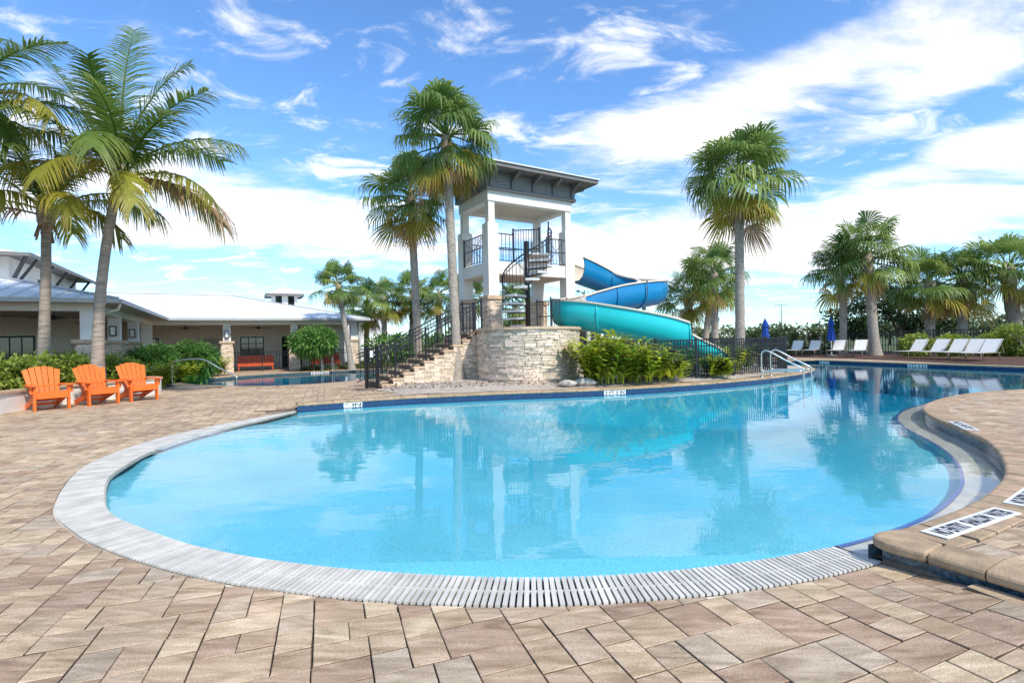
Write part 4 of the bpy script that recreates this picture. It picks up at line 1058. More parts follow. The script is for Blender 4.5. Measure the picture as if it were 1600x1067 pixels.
# ------------------------------------------------------------------ water slide
def slide():
    S = empty('water_slide', (3.6, 19.5, 0), 0, 'open spiral water slide flume, blue above and teal below, with cream rim', 'water slide')
    O = Vector((3.6, 19.5, 0))
    prof = [(-.54, .98), (-.60, .72), (-.58, .44), (-.46, .18), (-.25, .04), (0, 0), (.25, .04), (.46, .18), (.58, .44), (.60, .72), (.54, .98)]
    def flume(path, m, wall=(1.0, 1.0), joints=()):
        P = smooth_line([Vector(p) for p in path], 9); n = len(P); k = len(prof)
        out = MB(); inn = MB(); rim = [[], []]
        for i, p in enumerate(P):
            d = (P[min(i + 1, n - 1)] - P[max(i - 1, 0)]); d.z = 0; d.normalize(); s = Vector((d.y, -d.x, 0))
            wl = wall[0] + (wall[1] - wall[0]) * i / (n - 1)
            for (a, b) in prof: q = p + s * a + Vector((0, 0, b * wl)) - O; out.v.append(tuple(q)); 
            for (a, b) in prof: q = p + s * (a * .93) + Vector((0, 0, max(.045, b * wl))) - O; inn.v.append(tuple(q))
            for e, (a, b) in ((0, prof[0]), (1, prof[-1])): rim[e].append((p + s * a * 1.0 + Vector((0, 0, b * wl)) - O))
        for i in range(n - 1):
            for j in range(k - 1):
                out.f.append((i * k + j, i * k + j + 1, (i + 1) * k + j + 1, (i + 1) * k + j)); inn.f.append((i * k + j, (i + 1) * k + j, (i + 1) * k + j + 1, i * k + j + 1))
        out.a = [0] * len(out.f); inn.a = [0] * len(inn.f)
        o = out.build('flume', m, S, True); inn.build('lining', M_SLC, o, True)
        for r in rim:
            rb = MB()
            for a, b in zip(r[:-1], r[1:]): rb.bar(a, b, .15, .06)
            rb.build('rim', M_SLC, o)
        for jt in joints:
            i = int(jt * (n - 1)); p = P[i]; d = (P[min(i + 1, n - 1)] - P[max(i - 1, 0)]); d.z = 0; d.normalize(); s = Vector((d.y, -d.x, 0))
            wl = wall[0] + (wall[1] - wall[0]) * i / (n - 1)
            MB().tube([p + s * (a * 1.03) + Vector((0, 0, b * wl - .02)) - O for a, b in prof], .028, 6).build('flange', m, o, True)
        return P
    A = flume([(2.75, 21.9, 3.95), (3.6, 22.6, 3.72), (4.5, 22.9, 3.42), (5.3, 22.6, 3.18), (5.85, 21.9, 3.0), (5.9, 21.1, 2.86), (5.55, 20.35, 2.74), (4.9, 19.9, 2.64)], M_SLB, joints=(.28, .62))
    B = flume([(4.9, 19.9, 2.64), (4.2, 19.62, 2.52), (3.4, 19.42, 2.32), (2.7, 19.22, 2.14), (2.25, 18.95, 2.04), (2.05, 18.5, 1.95)], M_SLB, joints=(.0, .3,))
    C = flume([(2.05, 18.5, 1.95), (2.0, 18.1, 1.89), (2.15, 17.65, 1.83), (2.6, 17.3, 1.74), (3.3, 17.05, 1.58), (4.1, 16.9, 1.40), (4.9, 16.87, 1.20), (5.65, 16.98, .96)], M_SLT, joints=(.05, .52, 1.0))
    flume([(5.65, 16.98, .96), (6.3, 17.2, .66), (6.8, 17.6, .40), (7.2, 18.0, .28)], M_SLT, wall=(.62, .45), joints=(.5,))
    for x, y, z in ((4.9, 19.9, 2.6), (5.7, 21.9, 3.0), (4.2, 22.8, 3.5), (3.4, 17.1, 1.5), (4.9, 16.9, 1.15), (2.9, 19.35, 2.2)):
        MB().tube([(x - O.x, y - O.y, .1), (x - O.x, y - O.y, z)], .09, 10).build('support_post', M_GUTTER, S, True)
        MB().quadbox((x - O.x, y - O.y, .22), (.4, .4, .1)).build('footing', M_TREADS, S)
slide()

# ------------------------------------------------------------------ planting helpers
def np_mesh(name, verts, quads, m, t=None, smooth=False):
    me = bpy.data.meshes.new(name); nv = len(verts); nf = len(quads)
    me.vertices.add(nv); me.vertices.foreach_set('co', np.asarray(verts, dtype=np.float32).ravel())
    me.loops.add(nf * 4); me.loops.foreach_set('vertex_index', np.asarray(quads, dtype=np.int32).ravel())
    me.polygons.add(nf); me.polygons.foreach_set('loop_start', np.arange(0, nf * 4, 4, dtype=np.int32))
    me.update(calc_edges=True); me.validate()
    if t is not None:
        a = me.attributes.new('t', 'FLOAT', 'POINT'); a.data.foreach_set('value', np.asarray(t, dtype=np.float32))
    me.materials.append(m); return me
def leaves_mesh(name, pts, outw, size, m, seed, asp=0.42, droop=0.25, rnd_dir=0.8, jitter=0.35):
    """leaf blades (two bent quads each) at pts; outw = outward direction per leaf"""
    g = np.random.default_rng(seed); n = len(pts)
    d = outw + g.normal(0, rnd_dir, (n, 3)); d[:, 2] -= droop * g.random(n); d /= np.linalg.norm(d, axis=1)[:, None] + 1e-9
    up = g.normal(0, 0.5, (n, 3)) + np.array([0, 0, 1.0]); s = np.cross(d, up); s /= np.linalg.norm(s, axis=1)[:, None] + 1e-9
    nn = np.cross(s, d); L = size * (1 + jitter * g.normal(0, 1, n)).clip(.5, 1.7)[:, None]
    w = L * asp * .5
    b = pts; m1 = b + d * L * .5 + nn * L * .06; tip = b + d * L - np.array([0, 0, 1.0]) * L * .18 * droop * 2
    v = np.stack([b, m1 - s * w, m1 + nn * 0 , m1 + s * w, tip], 1)      # 5 verts
    v[:, 2] = m1 - nn * L * .06
    q = np.arange(n)[:, None] * 5 + np.array([[0, 1, 4, 2]]); q2 = np.arange(n)[:, None] * 5 + np.array([[0, 2, 4, 3]])
    t = np.tile(np.array([0, .5, .3, .5, 1.0]), n)
    return np_mesh(name, v.reshape(-1, 3), np.concatenate([q, q2]), m, t)
def blob_points(n, blobs, seed, shell=0.55):
    """points in ellipsoids (cx,cy,cz,rx,ry,rz); denser toward the surface"""
    g = np.random.default_rng(seed); vol = np.array([b[3] * b[4] + b[3] * b[5] + b[4] * b[5] for b in blobs]); k = g.choice(len(blobs), n, p=vol / vol.sum())
    B = np.array(blobs)[k]; d = g.normal(0, 1, (n, 3)); d /= np.linalg.norm(d, axis=1)[:, None]
    r = (shell + (1 - shell) * g.random(n) ** .6)[:, None] * (1 + .08 * g.normal(0, 1, n))[:, None]
    return B[:, :3] + d * B[:, 3:] * r, d
def shrub(name, label, cat, loc, blobs, n, size, m, seed, group=None, asp=.42, droop=.25, stems=3, rnd_dir=.8, shell=.5):
    o = empty(name, loc, 0, label, cat, group); p, d = blob_points(n, blobs, seed, shell); p[:, 2] = np.maximum(p[:, 2], .02)
    f = link('foliage', leaves_mesh('foliage', p, d, size, m, seed, asp, droop, rnd_dir), o); f['kind'] = 'stuff'
    rnd = random.Random(seed)
    for i in range(stems):
        b = blobs[rnd.randrange(len(blobs))]
        MB().tube([(b[0] * .6 + rnd.uniform(-.1, .1), b[1] * .6 + rnd.uniform(-.1, .1), 0), (b[0], b[1], b[2])], [.025, .012], 5).build('stem', M_WOODY, o)
    return o
# --- fan palms
def fan_frond(elev, Rb, seed, m, dead=False):
    g = random.Random(seed); d = Vector((math.cos(elev), 0, math.sin(elev))); p = Vector((0, 0, 0)); v = []; q = []; t = []
    Lp = Rb * g.uniform(.75, .95); st = 5; pts = [p.copy()]
    for i in range(st):
        d = (d + Vector((0, 0, -.05 if not dead else -.10))).normalized(); p = p + d * (Lp / st); pts.append(p.copy())
    for i in range(st):     # petiole as a flat strip pair
        w = .022 * Rb * (1.3 - .12 * i); a, b = pts[i], pts[i + 1]; o = len(v)
        v += [a + Vector((0, -w, 0)), a + Vector((0, w, 0)), b + Vector((0, w * .9, 0)), b + Vector((0, -w * .9, 0))]; q.append((o, o + 1, o + 2, o + 3)); t += [.25] * 4
        v += [a + Vector((0, 0, -w)), a + Vector((0, 0, w)), b + Vector((0, 0, w)), b + Vector((0, 0, -w))]; q.append((o + 4, o + 5, o + 6, o + 7)); t += [.25] * 4
    hub = pts[-1]; d = (d + Vector((0, 0, -.12 - .1 * g.random()))).normalized(); s = Vector((0, 1, 0)); nn = d.cross(s) * -1
    if nn.z < 0: nn = -nn
    ns = 30; span = R(128 if not dead else 75); da = 2 * span / ns
    for i in range(ns):
        a = -span + da * (i + .5); f = abs(a) / span
        L = Rb * (1.0 - .30 * f ** 2) * g.uniform(.84, 1.1) * (1 if not dead else .85)
        e = d * math.cos(a) + s * math.sin(a) + nn * (.16 * math.cos(a * 1.2)); e.normalize(); sd = nn.cross(e).normalized(); o = len(v); dr = g.uniform(.22, .42) * (1 if not dead else 1.6); wk = g.uniform(.02, .30) if elev > R(24) else g.uniform(.2, .62)
        fold = .010 * Rb * (1 if i % 2 else -1)
        for k, sv in enumerate((.04, .30, .52, .76, 1.0)):
            ww = (sv * L * da * .52) if sv < .5 else (L * .5 * da * .40 * (1 - (sv - .5) / .5) ** .8 + .002)
            h1 = min(sv, .5); h2 = max(0, sv - .5); wv = min(.92, wk + .5 * h2)
            c = hub + e * (L * h1) + (e * (1 - wv) + Vector((0, 0, -1)) * wv) * (L * h2) + Vector((0, 0, -dr * .35 * L * sv ** 2.2)) + nn * (fold * (sv > .1))
            v += [c - sd * ww, c + sd * ww]; t += [max(0, (sv - .35) / .65) * (.9 + .2 * g.random())] * 2
        for k in range(4): q.append((o + 2 * k, o + 2 * k + 1, o + 2 * k + 3, o + 2 * k + 2))
    return np_mesh('frond', [tuple(x) for x in v], q, m, t)
FAN = {}
def fan_meshes(kind):
    if kind in FAN: return FAN[kind]
    el = {'u': (80, 64), 'm': (52, 40, 28), 'l': (18, 8, -4), 'd': (-34, -52), 'x': (-62, -74)}
    mm = {'u': L_FAN, 'm': L_FAN, 'l': L_FAN, 'd': L_FANY, 'x': L_DEAD}
    out = {}
    for k, es in el.items():
        out[k] = [fan_frond(R(e + j * 5), 1.0, hash((k, e, j)) % 9999 if False else int(e * 7 + j * 131 + 500), mm[k], k == 'x') for e in es for j in range(2)]
    out['d2'] = [fan_frond(R(e), 1.0, int(e * 3 + 900), L_FAN) for e in (-16, -28, -42)]
    FAN[kind] = out; return out
def trunk_path(base, top, bend=(0, 0), n=14):
    b, t = Vector(base), Vector(top); out = []
    for i in range(n + 1):
        f = i / n; p = b.lerp(t, f); w = math.sin(math.pi * f); out.append(p + Vector((bend[0] * w, bend[1] * w, 0)))
    return out
def fan_palm(label, base, top, rad, R_, seed, n=44, flare=1.7, dead=5, yellow=6, boots=0, group='fan palms round the pool', bend=(0, 0), bark=None, low=True):
    g = random.Random(seed); o = empty('fan_palm', base, 0, label, 'palm tree', group); B = Vector(base); T = Vector(top) - B
    P = trunk_path((0, 0, -.1), T - Vector((0, 0, .0)), bend, 90); N = len(P)
    rr = []
    for i in range(N):
        f = i / (N - 1); h = f * T.z
        r = rad * (1 + (flare - 1) * math.exp(-h / .45)) * (1 - .12 * f) * (1 + .03 * math.sin(h * 62 + seed) + .012 * g.uniform(-1, 1))
        rr.append(r)
    rr[-1] *= .9
    MB().tube(P, rr, 14).build('trunk', bark or M_TRUNK, o, True)
    if boots:
        for k in range(boots):
            f = 1 - (k / boots) * .62; i = f * (N - 1); p = P[int(i)].lerp(P[min(N - 1, int(i) + 1)], i % 1); a = k * 2.399 + g.uniform(-.2, .2); dv = Vector((math.cos(a), math.sin(a), 0)); r0 = rad * .9
            s = Vector((-dv.y, dv.x, 0)); mb = MB(); b0 = p + dv * r0; L = g.uniform(.20, .34) * (rad / .2)
            mb.bar(b0 + s * .06 - Vector((0, 0, .12)), b0 + dv * .06 - s * .01 + Vector((0, 0, L * .6)), .06, .025, dv); mb.bar(b0 - s * .06 - Vector((0, 0, .12)), b0 + dv * .06 + s * .01 + Vector((0, 0, L * .6)), .06, .025, dv)
            mb.build('boot', M_BOOT, o)
    F = fan_meshes('sabal'); k = 0
    def put(cls, z, sc, name='frond', az=None):
        nonlocal k
        me = g.choice(F[cls]); c = link(name, me, o); a = (k * 2.39996 + g.uniform(-.25, .25)) if az is None else az; k += 1
        c.location = T + Vector((math.cos(a) * rad * .6, math.sin(a) * rad * .6, z)); c.rotation_euler = (g.uniform(-.45, .45), g.uniform(-.20, .20), a); c.location.z += g.uniform(-.10, .10) * R_; sc *= g.uniform(.82, 1.12); c.scale = (sc, sc * g.uniform(.88, 1.1), sc)
    n = int(n * 1.0); R_ *= .97; nu, nm, nl, nd = int(n * .16), int(n * .32), int(n * .30), int(n * .22)
    for i in range(nu): put('u', .12 * R_, R_ * .56 * g.uniform(.8, 1.0))
    for i in range(nm): put('m', .05 * R_, R_ * .57 * g.uniform(.88, 1.08))
    for i in range(nl): put('l', -.02 * R_, R_ * .57 * g.uniform(.88, 1.05))
    for i in range(nd - yellow if nd > yellow else 0): put('d2', -.08 * R_, R_ * .56 * g.uniform(.85, 1.05))
    for i in range(yellow): put('d', -.12 * R_, R_ * .55 * g.uniform(.8, 1.05), 'yellow_frond')
    for i in range(dead): put('x', -.16 * R_, R_ * .52 * g.uniform(.75, 1.1), 'dead_frond')
    # fibrous crown heart
    mb = MB(); lathe(mb, [(rad * .9, -.45 * R_ * .5), (rad * 1.25, -.18 * R_), (rad * 1.1, .02), (rad * .4, .15 * R_), (0, .2 * R_)], 10, T); mb.build('crown_heart', M_BOOT, o, True)
    return o
# --- coconut palms
def coco_frond(elev, L, bend, seed, m, hang=.5, broken=False):
    g = random.Random(seed); n = 22; p = Vector((0, 0, 0)); P = [p.copy()]; Dv = []; v = []; q = []; t = []
    for i in range(n):
        s = (i + .5) / n; e = elev - bend * s ** 1.35; d = Vector((math.cos(e), 0, math.sin(e))); Dv.append(d); p = p + d * (L / n); P.append(p.copy())
    Dv.append(Dv[-1])
    for i in range(n):
        w0 = .036 * (1 - i / n) + .006; w1 = .036 * (1 - (i + 1) / n) + .006; o = len(v)
        v += [P[i] + Vector((0, -w0, 0)), P[i] + Vector((0, w0, 0)), P[i + 1] + Vector((0, w1, 0)), P[i + 1] + Vector((0, -w1, 0))]; q.append((o, o + 1, o + 2, o + 3)); t += [.55] * 4
        up = Vector((-Dv[i].z, 0, Dv[i].x))
        v += [P[i] - up * w0, P[i] + up * w0 * .5, P[i + 1] + up * w1 * .5, P[i + 1] - up * w1]; q.append((o + 4, o + 5, o + 6, o + 7)); t += [.55] * 4
    ns = 58
    for i in range(ns):
        s = .16 + .84 * (i + .5) / ns; x = s * n; k = min(n - 1, int(x)); b = P[k].lerp(P[k + 1], x - k); d = Dv[k]; up = Vector((-d.z, 0, d.x))
        prof = math.sin(math.pi * min(1, (s - .10) / .98)) ** .55; Ll = L * .235 * prof + .10
        for sd in (-1, 1):
            if g.random() < (.04 if not broken else .35): continue
            ll = Ll * g.uniform(.85, 1.1); fw = .45 + .55 * s + g.uniform(-.1, .1); e = (Vector((0, sd, 0)) * 1.0 + d * fw + up * g.uniform(.05, .35)).normalized(); o = len(v); hg = hang * g.uniform(.7, 1.3)
            ref = e.cross(up if abs(e.dot(up)) < .9 else d).normalized(); wb = .020
            ref = (d - e * d.dot(e)).normalized()
            for kk, sv in enumerate((0, .35, .7, 1.0)):
                c = b + e * (ll * sv) + Vector((0, 0, -hg * ll * sv ** 1.8)); c -= Vector((e.x, e.y, 0)) * (ll * .28 * hg * sv ** 2)
                w = (wb, wb * 1.05, wb * .75, .003)[kk]; v += [c - ref * w, c + ref * w]; t += [sv * .9] * 2
            for kk in range(3): q.append((o + 2 * kk, o + 2 * kk + 1, o + 2 * kk + 3, o + 2 * kk + 2))
    return np_mesh('frond', [tuple(x) for x in v], q, m, t)
COCO = {}
def coco_palm(label, base, path, rad, fronds, seed, nuts=True):
    """fronds: (azimuth deg, elevation deg, length, bend deg, kind)"""
    g = random.Random(seed); o = empty('coconut_palm', base, 0, label, 'palm tree', 'coconut palms behind the orange chairs'); B = Vector(base); P = smooth_line([Vector(p) - B for p in path], 8); N = len(P)
    rr = [rad * (1 + .75 * math.exp(-(i / N * 5) / .55)) * (1 - .25 * i / N) * (1 + .03 * (i % 2)) for i in range(N)]
    MB().tube(P, rr, 14).build('trunk', M_COCOBARK, o, True); T = P[-1]
    for i, (az, el, L, bd, kd) in enumerate(fronds):
        L *= .94
        m = {'g': L_COCO, 'y': L_COCOY, 'd': L_DEAD}[kd]; key = (el, L, bd, kd)
        if key not in COCO: COCO[key] = coco_frond(R(el), L, R(bd), seed * 50 + i, m, .75 if el < 45 else .45, kd == 'd')
        c = link('dead_frond' if kd == 'd' else 'frond', COCO[key], o, T + Vector((0, 0, g.uniform(-.1, .15)))); c.rotation_euler = (g.uniform(-.25, .25), 0, R(az))
    mb = MB(); lathe(mb, [(rad * .8, -.55), (rad * 1.5, -.25), (rad * 1.6, .05), (rad * .9, .35), (.02, .6)], 10, T); mb.build('crown_sheath', M_BOOT, o, True)
    for k in range(7):
        a = k * .9; MB().bar(T + Vector((.1 * math.cos(a), .1 * math.sin(a), -.1)), T + Vector((.26 * math.cos(a), .26 * math.sin(a), -.55 - .12 * (k % 3))), .07, .02).build('dry_sheath', L_DEAD, o)
    return o

# ------------------------------------------------------------------ beds
def bed_sheet(name, poly, z, m, amp=0.0, step=.5, seed=0):
    poly = [Vector((p[0], p[1])) for p in poly]; xs = [p.x for p in poly]; ys = [p.y for p in poly]; g = random.Random(seed)
    def zf(x, y):
        d = near(Vector((x, y)), poly + [poly[0]])[0]; return z + amp * sstep(d / 1.2) + (g.uniform(-.012, .012) if amp else 0)
    return sheet(name, poly, [], zf, m, (min(xs), max(xs), min(ys), max(ys), step))
isl_in = offset_line(ISLAND, -.42)
bed_poly = [p for p in isl_in if p.x > -3.2][::1]
bed_poly = bed_poly[::3] + V2([(-3.0, 13.3), (-4.0, 14.6), (-3.4, 16.2), (-2.2, 18.0), (-3.2, 21.0), (-2.4, 25.5), (4, 28.5), (11.2, 28.0), (11.3, 23.5)])
bed_sheet('gravel_bed', bed_poly, .165, M_GRAVEL, .10, .4, 2)
bed_sheet('mulch_bed', [(20.4, 14.0), (19.0, 18.9), (18.35, 21.0), (18.4, 24.0), (18.0, 27.0), (16.6, 30.4), (13.0, 33.0), (15, 37), (36, 37), (40, 14)], .168, M_MULCH, .04, 1.2, 3)
bed_sheet('planting_strip', [(-12.2, 27.6), (-9.9, 28.7), (-7.2, 30.0), (-4.5, 31.2), (-4.5, 32.6), (-8.5, 31.0), (-12.0, 28.9)], .08, M_MULCH, .03, .6, 5)
bed_sheet('planting_strip', [(-13.4, 17.2), (-12.4, 18.7), (-13.6, 20.0), (-14.6, 21.5), (-14.4, 24), (-15.4, 25.6), (-17.5, 24.5), (-15.4, 19.5), (-14.2, 17.0)], .09, M_MULCH, .03, .6, 7)

# ------------------------------------------------------------------ planter, hedge and coconut palms at left
def planter():
    line = smooth_line(V2([(-11.5, 9.2), (-11.25, 10.4), (-11.55, 11.6), (-11.72, 12.6), (-11.58, 13.5), (-11.25, 14.4), (-10.95, 15.1), (-10.95, 15.8), (-11.5, 16.5), (-12.6, 17.0)]), 6)
    o = MB(); inn = offset_line(line, .22)
    for a, b, c, d in zip(line[:-1], line[1:], inn[1:], inn[:-1]): o.prism([a, b, c, d], 0.0, .50)
    p = o.build('planter_wall', M_STUCCO); tag(p, 'curved white stucco planter wall with stone cap behind the orange chairs', 'planter')
    cp = resample(line, .6); ou = offset_line(cp, -.04); ii = offset_line(cp, .28)
    for i in range(len(cp) - 1): MB().prism([ou[i], ou[i + 1], ii[i + 1], ii[i]], .50, .565).build('cap_stone', M_CAP, p, bevel=.008)
    s = MB().poly([(q.x, q.y, .46) for q in inn] + [(-14.3, 17.0, .46), (-15.2, 15, .46), (-14.6, 9.2, .46)]).build('soil', M_MULCH, p)
planter()
g_ = random.Random(77)
hb = [((-12.35, 9.9, .72, .75, .7, .50), (-12.6, 10.7, .75, .8, .7, .52)), ((-12.55, 11.5, .74, .68, .66, .54), (-13.1, 12.2, .80, .7, .7, .56)), ((-12.55, 12.5, .76, .62, .6, .52), (-12.5, 13.3, .78, .66, .62, .55)),
      ((-12.2, 14.1, .76, .66, .62, .55), (-12.8, 14.6, .80, .7, .7, .58)), ((-11.85, 15.0, .72, .62, .6, .52), (-12.3, 15.8, .74, .7, .6, .5))]
names = ['leafy green hedge shrub at the left photo edge behind the planter wall', 'leafy green hedge shrub behind the first orange chair', 'leafy green hedge shrub between the first two orange chairs', 'leafy green hedge shrub at the foot of the curved palm', 'leafy yellow green hedge shrub at the right end of the planter']
for i, bl in enumerate(hb):
    c = Vector((bl[0][0], bl[0][1], .46)); bb = [(b[0] - c.x, b[1] - c.y, b[2] - .46, b[3], b[4], b[5]) for b in bl]
    shrub('hedge_shrub', names[i], 'shrub', c, bb, 3400, .15, L_HEDGE, 30 + i, 'hedge shrubs in the planter', .45, .5, 5)
K2 = [(-11.02, 13.5, .4), (-10.98, 13.5, 1.6), (-10.87, 13.5, 3.1), (-10.6, 13.5, 4.8), (-10.30, 13.5, 6.0)]
coco_palm('tall leaning coconut palm rising from the hedge, its crown clear of the other palms', (-11.02, 13.5, .4), K2, .135,
    [(176, 62, 4.3, 10, 'g'), (100, 86, 4.8, 20, 'g'), (35, 80, 4.1, 36, 'g'), (-10, 62, 3.8, 58, 'g'), (12, 44, 3.5, 62, 'g'), (-30, 52, 3.6, 74, 'g'), (-60, 78, 3.2, 40, 'g'), (65, 50, 3.9, 60, 'g'), (130, 48, 3.6, 70, 'g'), (180, 52, 3.6, 74, 'g'), (-75, 60, 3.6, 70, 'g'), (-120, 46, 3.6, 80, 'g'),
     (-6, 16, 3.2, 74, 'y'), (22, 12, 3.3, 78, 'd'), (2, 2, 3.1, 62, 'd'), (-48, 2, 2.9, 70, 'y'), (-150, 20, 3.4, 80, 'y'), (160, 34, 3.5, 68, 'd'), (-95, 8, 3.0, 70, 'y'), (-62, 30, 3.5, 85, 'g'), (60, 15, 3.2, 74, 'g')], 11)
K1 = [(-12.9, 14.0, .4), (-12.86, 14.0, 2.0), (-12.78, 14.0, 3.7), (-12.74, 14.0, 5.25)]
coco_palm('shorter straight coconut palm at left with drooping yellowing fronds', (-12.9, 14.0, .4), K1, .135,
    [(90, 80, 3.6, 40, 'g'), (40, 68, 3.6, 60, 'g'), (-20, 62, 3.6, 78, 'y'), (-60, 55, 3.4, 84, 'g'), (-110, 60, 3.6, 80, 'g'), (150, 62, 3.6, 70, 'g'), (-160, 55, 3.6, 74, 'g'), (10, 38, 3.5, 92, 'y'), (-38, 30, 3.2, 90, 'y'), (70, 42, 3.4, 74, 'g'), (120, 34, 3.4, 80, 'y'),
     (-85, 20, 2.8, 84, 'y'), (-130, 12, 3.0, 80, 'd'), (180, 26, 3.3, 84, 'y'), (-5, 10, 2.6, 80, 'y')], 12)
K0 = [(-14.0, 12.3, .3), (-13.9, 12.3, 3.0), (-13.6, 12.3, 5.5), (-13.3, 12.3, 7.3)]
coco_palm('coconut palm beyond the left photo edge, only its right hand fronds in view', (-14.0, 12.3, .3), K0, .15,
    [(10, 62, 3.4, 62, 'g'), (-25, 50, 3.4, 80, 'g'), (-60, 55, 3.4, 84, 'g'), (40, 40, 3.3, 74, 'g'), (-5, 26, 3.1, 84, 'y'), (-45, 20, 3.0, 84, 'g'), (80, 60, 3.4, 66, 'g'), (-90, 40, 3.4, 86, 'g'), (20, 8, 2.8, 84, 'y'), (-120, 55, 3.4, 80, 'g'), (150, 50, 3.4, 70, 'g'), (-20, 4, 2.6, 84, 'g')], 13)
# shrubs beside the porch
def rhapis(label, loc, r, h, seed, m=L_GREEN):
    return shrub('fan_leaf_shrub', label, 'shrub', loc, [(0, 0, h * .5, r, r * .9, h * .52), (r * .4, .2, h * .6, r * .6, r * .6, h * .42), (-r * .4, -.1, h * .55, r * .6, r * .6, h * .42)], 2600, .30, m, seed, 'dark green shrubs by the porch', .2, .7, 6, .55)
rhapis('dense dark green shrub beside the second porch column', (-14.25, 20.0, .09), .80, 1.40, 41)
rhapis('dense dark green shrub in front of the inner porch corner', (-13.75, 21.9, .09), .82, 1.55, 42)
rhapis('dark green shrub half hidden at the base of the third porch column', (-15.2, 22.0, .09), .8, 1.3, 43)
def ginger(label, loc, r, h, n, seed, m=L_GINGER, group='yellow green ginger plants'):
    """clump of arching canes, each cane with its broad strap leaves a part of its own"""
    g = random.Random(seed); o = empty('ginger_plant', loc, 0, label, 'plant', group)
    for i in range(n):
        a = g.uniform(0, 6.283); lean = g.uniform(.15, .75); hh = h * g.uniform(.65, 1.05); b = Vector((g.uniform(-1, 1), g.uniform(-1, 1), 0)) * r * .45; dv = Vector((math.cos(a), math.sin(a), 0))
        pts = [b + dv * (lean * hh * s ** 1.6) + Vector((0, 0, hh * s * (1 - .18 * lean * s))) for s in (0, .25, .5, .75, 1.0)]
        v = []; q = []; t = []
        for k in range(4):
            w = .014; s_ = Vector((-dv.y, dv.x, 0)) * w; oo = len(v); v += [pts[k] - s_, pts[k] + s_, pts[k + 1] + s_, pts[k + 1] - s_]; q.append((oo, oo + 1, oo + 2, oo + 3)); t += [.1] * 4
        for k in range(11):
            s = .12 + .88 * k / 10; x = s * 4; j = min(3, int(x)); p = pts[j].lerp(pts[j + 1], x - j); sd = 1 if k % 2 else -1; tang = (pts[j + 1] - pts[j]).normalized()
            e = (tang * .75 + Vector((-dv.y, dv.x, 0)) * sd * .75 + dv * .25 + Vector((0, 0, .1))).normalized(); L = g.uniform(.46, .70) * (h / 1.2) ** .5; ref = e.cross(Vector((0, 0, 1))).normalized(); oo = len(v)
            for kk, sv in enumerate((0, .35, .7, 1.0)):
                c = p + e * (L * sv) + Vector((0, 0, -.42 * L * sv ** 2)); w = (.016, .060, .050, .003)[kk]; v += [c - ref * w, c + ref * w]; t += [abs(sv - .3) * g.uniform(.5, 1.3)] * 2
            for kk in range(3): q.append((oo + 2 * kk, oo + 2 * kk + 1, oo + 2 * kk + 3, oo + 2 * kk + 2))
        link('cane', np_mesh('cane', [tuple(x) for x in v], q, m, t), o)
    return o
ginger('low yellow green ginger at the end of the planter hedge', (-12.4, 17.7, .09), .7, .8, 26, 51)
ginger('yellow green ginger clump behind the left handrail', (-13.35, 20.75, .09), .8, .85, 26, 52)
ginger('yellow green ginger clump beside the first back porch column', (-14.75, 25.0, .09), 1.0, .95, 30, 53)
ginger('yellow green ginger under the dark shrubs by the porch', (-13.3, 18.7, .09), .7, .75, 22, 54)
ginger('large yellow green ginger against the right end of the stone wall', (2.65, 14.55, .22), 1.2, 1.35, 70, 55)
ginger('large yellow green ginger in front of the slide, left of the first fence post', (3.75, 14.75, .22), 1.1, 1.05, 54, 56)
ginger('spreading yellow green ginger below the teal slide end', (4.55, 15.0, .22), .8, .62, 24, 57)
ginger('bushy green ginger at the foot of the fence below the slide run out', (6.35, 15.85, .22), .7, .62, 22, 58)
ginger('small green ginger by the fence left of the steel ladder', (7.3, 17.3, .22), .8, .8, 22, 59)
ginger('green ginger inside the fence under the slide', (5.6, 16.25, .22), .7, .75, 14, 60, L_GREEN)
ginger('green ginger inside the fence near the tall palm', (8.3, 18.6, .25), .9, .9, 18, 61, L_GREEN)
shrub('clipped_standard_tree', 'round clipped leafy tree on a thin trunk in front of the porch', 'shrub', (-10.9, 27.9, .08), [(0, 0, 1.62, 1.22, 1.1, .78), (.35, 0, 1.75, .9, .8, .62), (-.4, .1, 1.5, .85, .8, .65)], 5200, .24, L_GREEN, 62, None, .3, .8, 0)
MB().tube([(-10.9, 27.9, 0), (-10.88, 27.9, .7), (-10.9, 27.9, 1.3)], [.06, .045, .04], 8).build('trunk', M_WOODY, bpy.data.objects['clipped_standard_tree']).location = (10.9, -27.9, -.08)
gp, gd = blob_points(2600, [(-8.9, 29.6, .12, 2.3, .55, .2), (-6.4, 30.9, .12, 1.8, .6, .2), (-11.1, 28.4, .12, 1.0, .35, .16)], 63, .2); gp[:, 2] = np.abs(gp[:, 2] - .08) + .09
tag(link('ground_cover', leaves_mesh('ground_cover', gp, gd, .14, L_HEDGE2, 63)), 'low olive ground cover along the far edge of the back pool', 'ground cover', None, 'stuff')

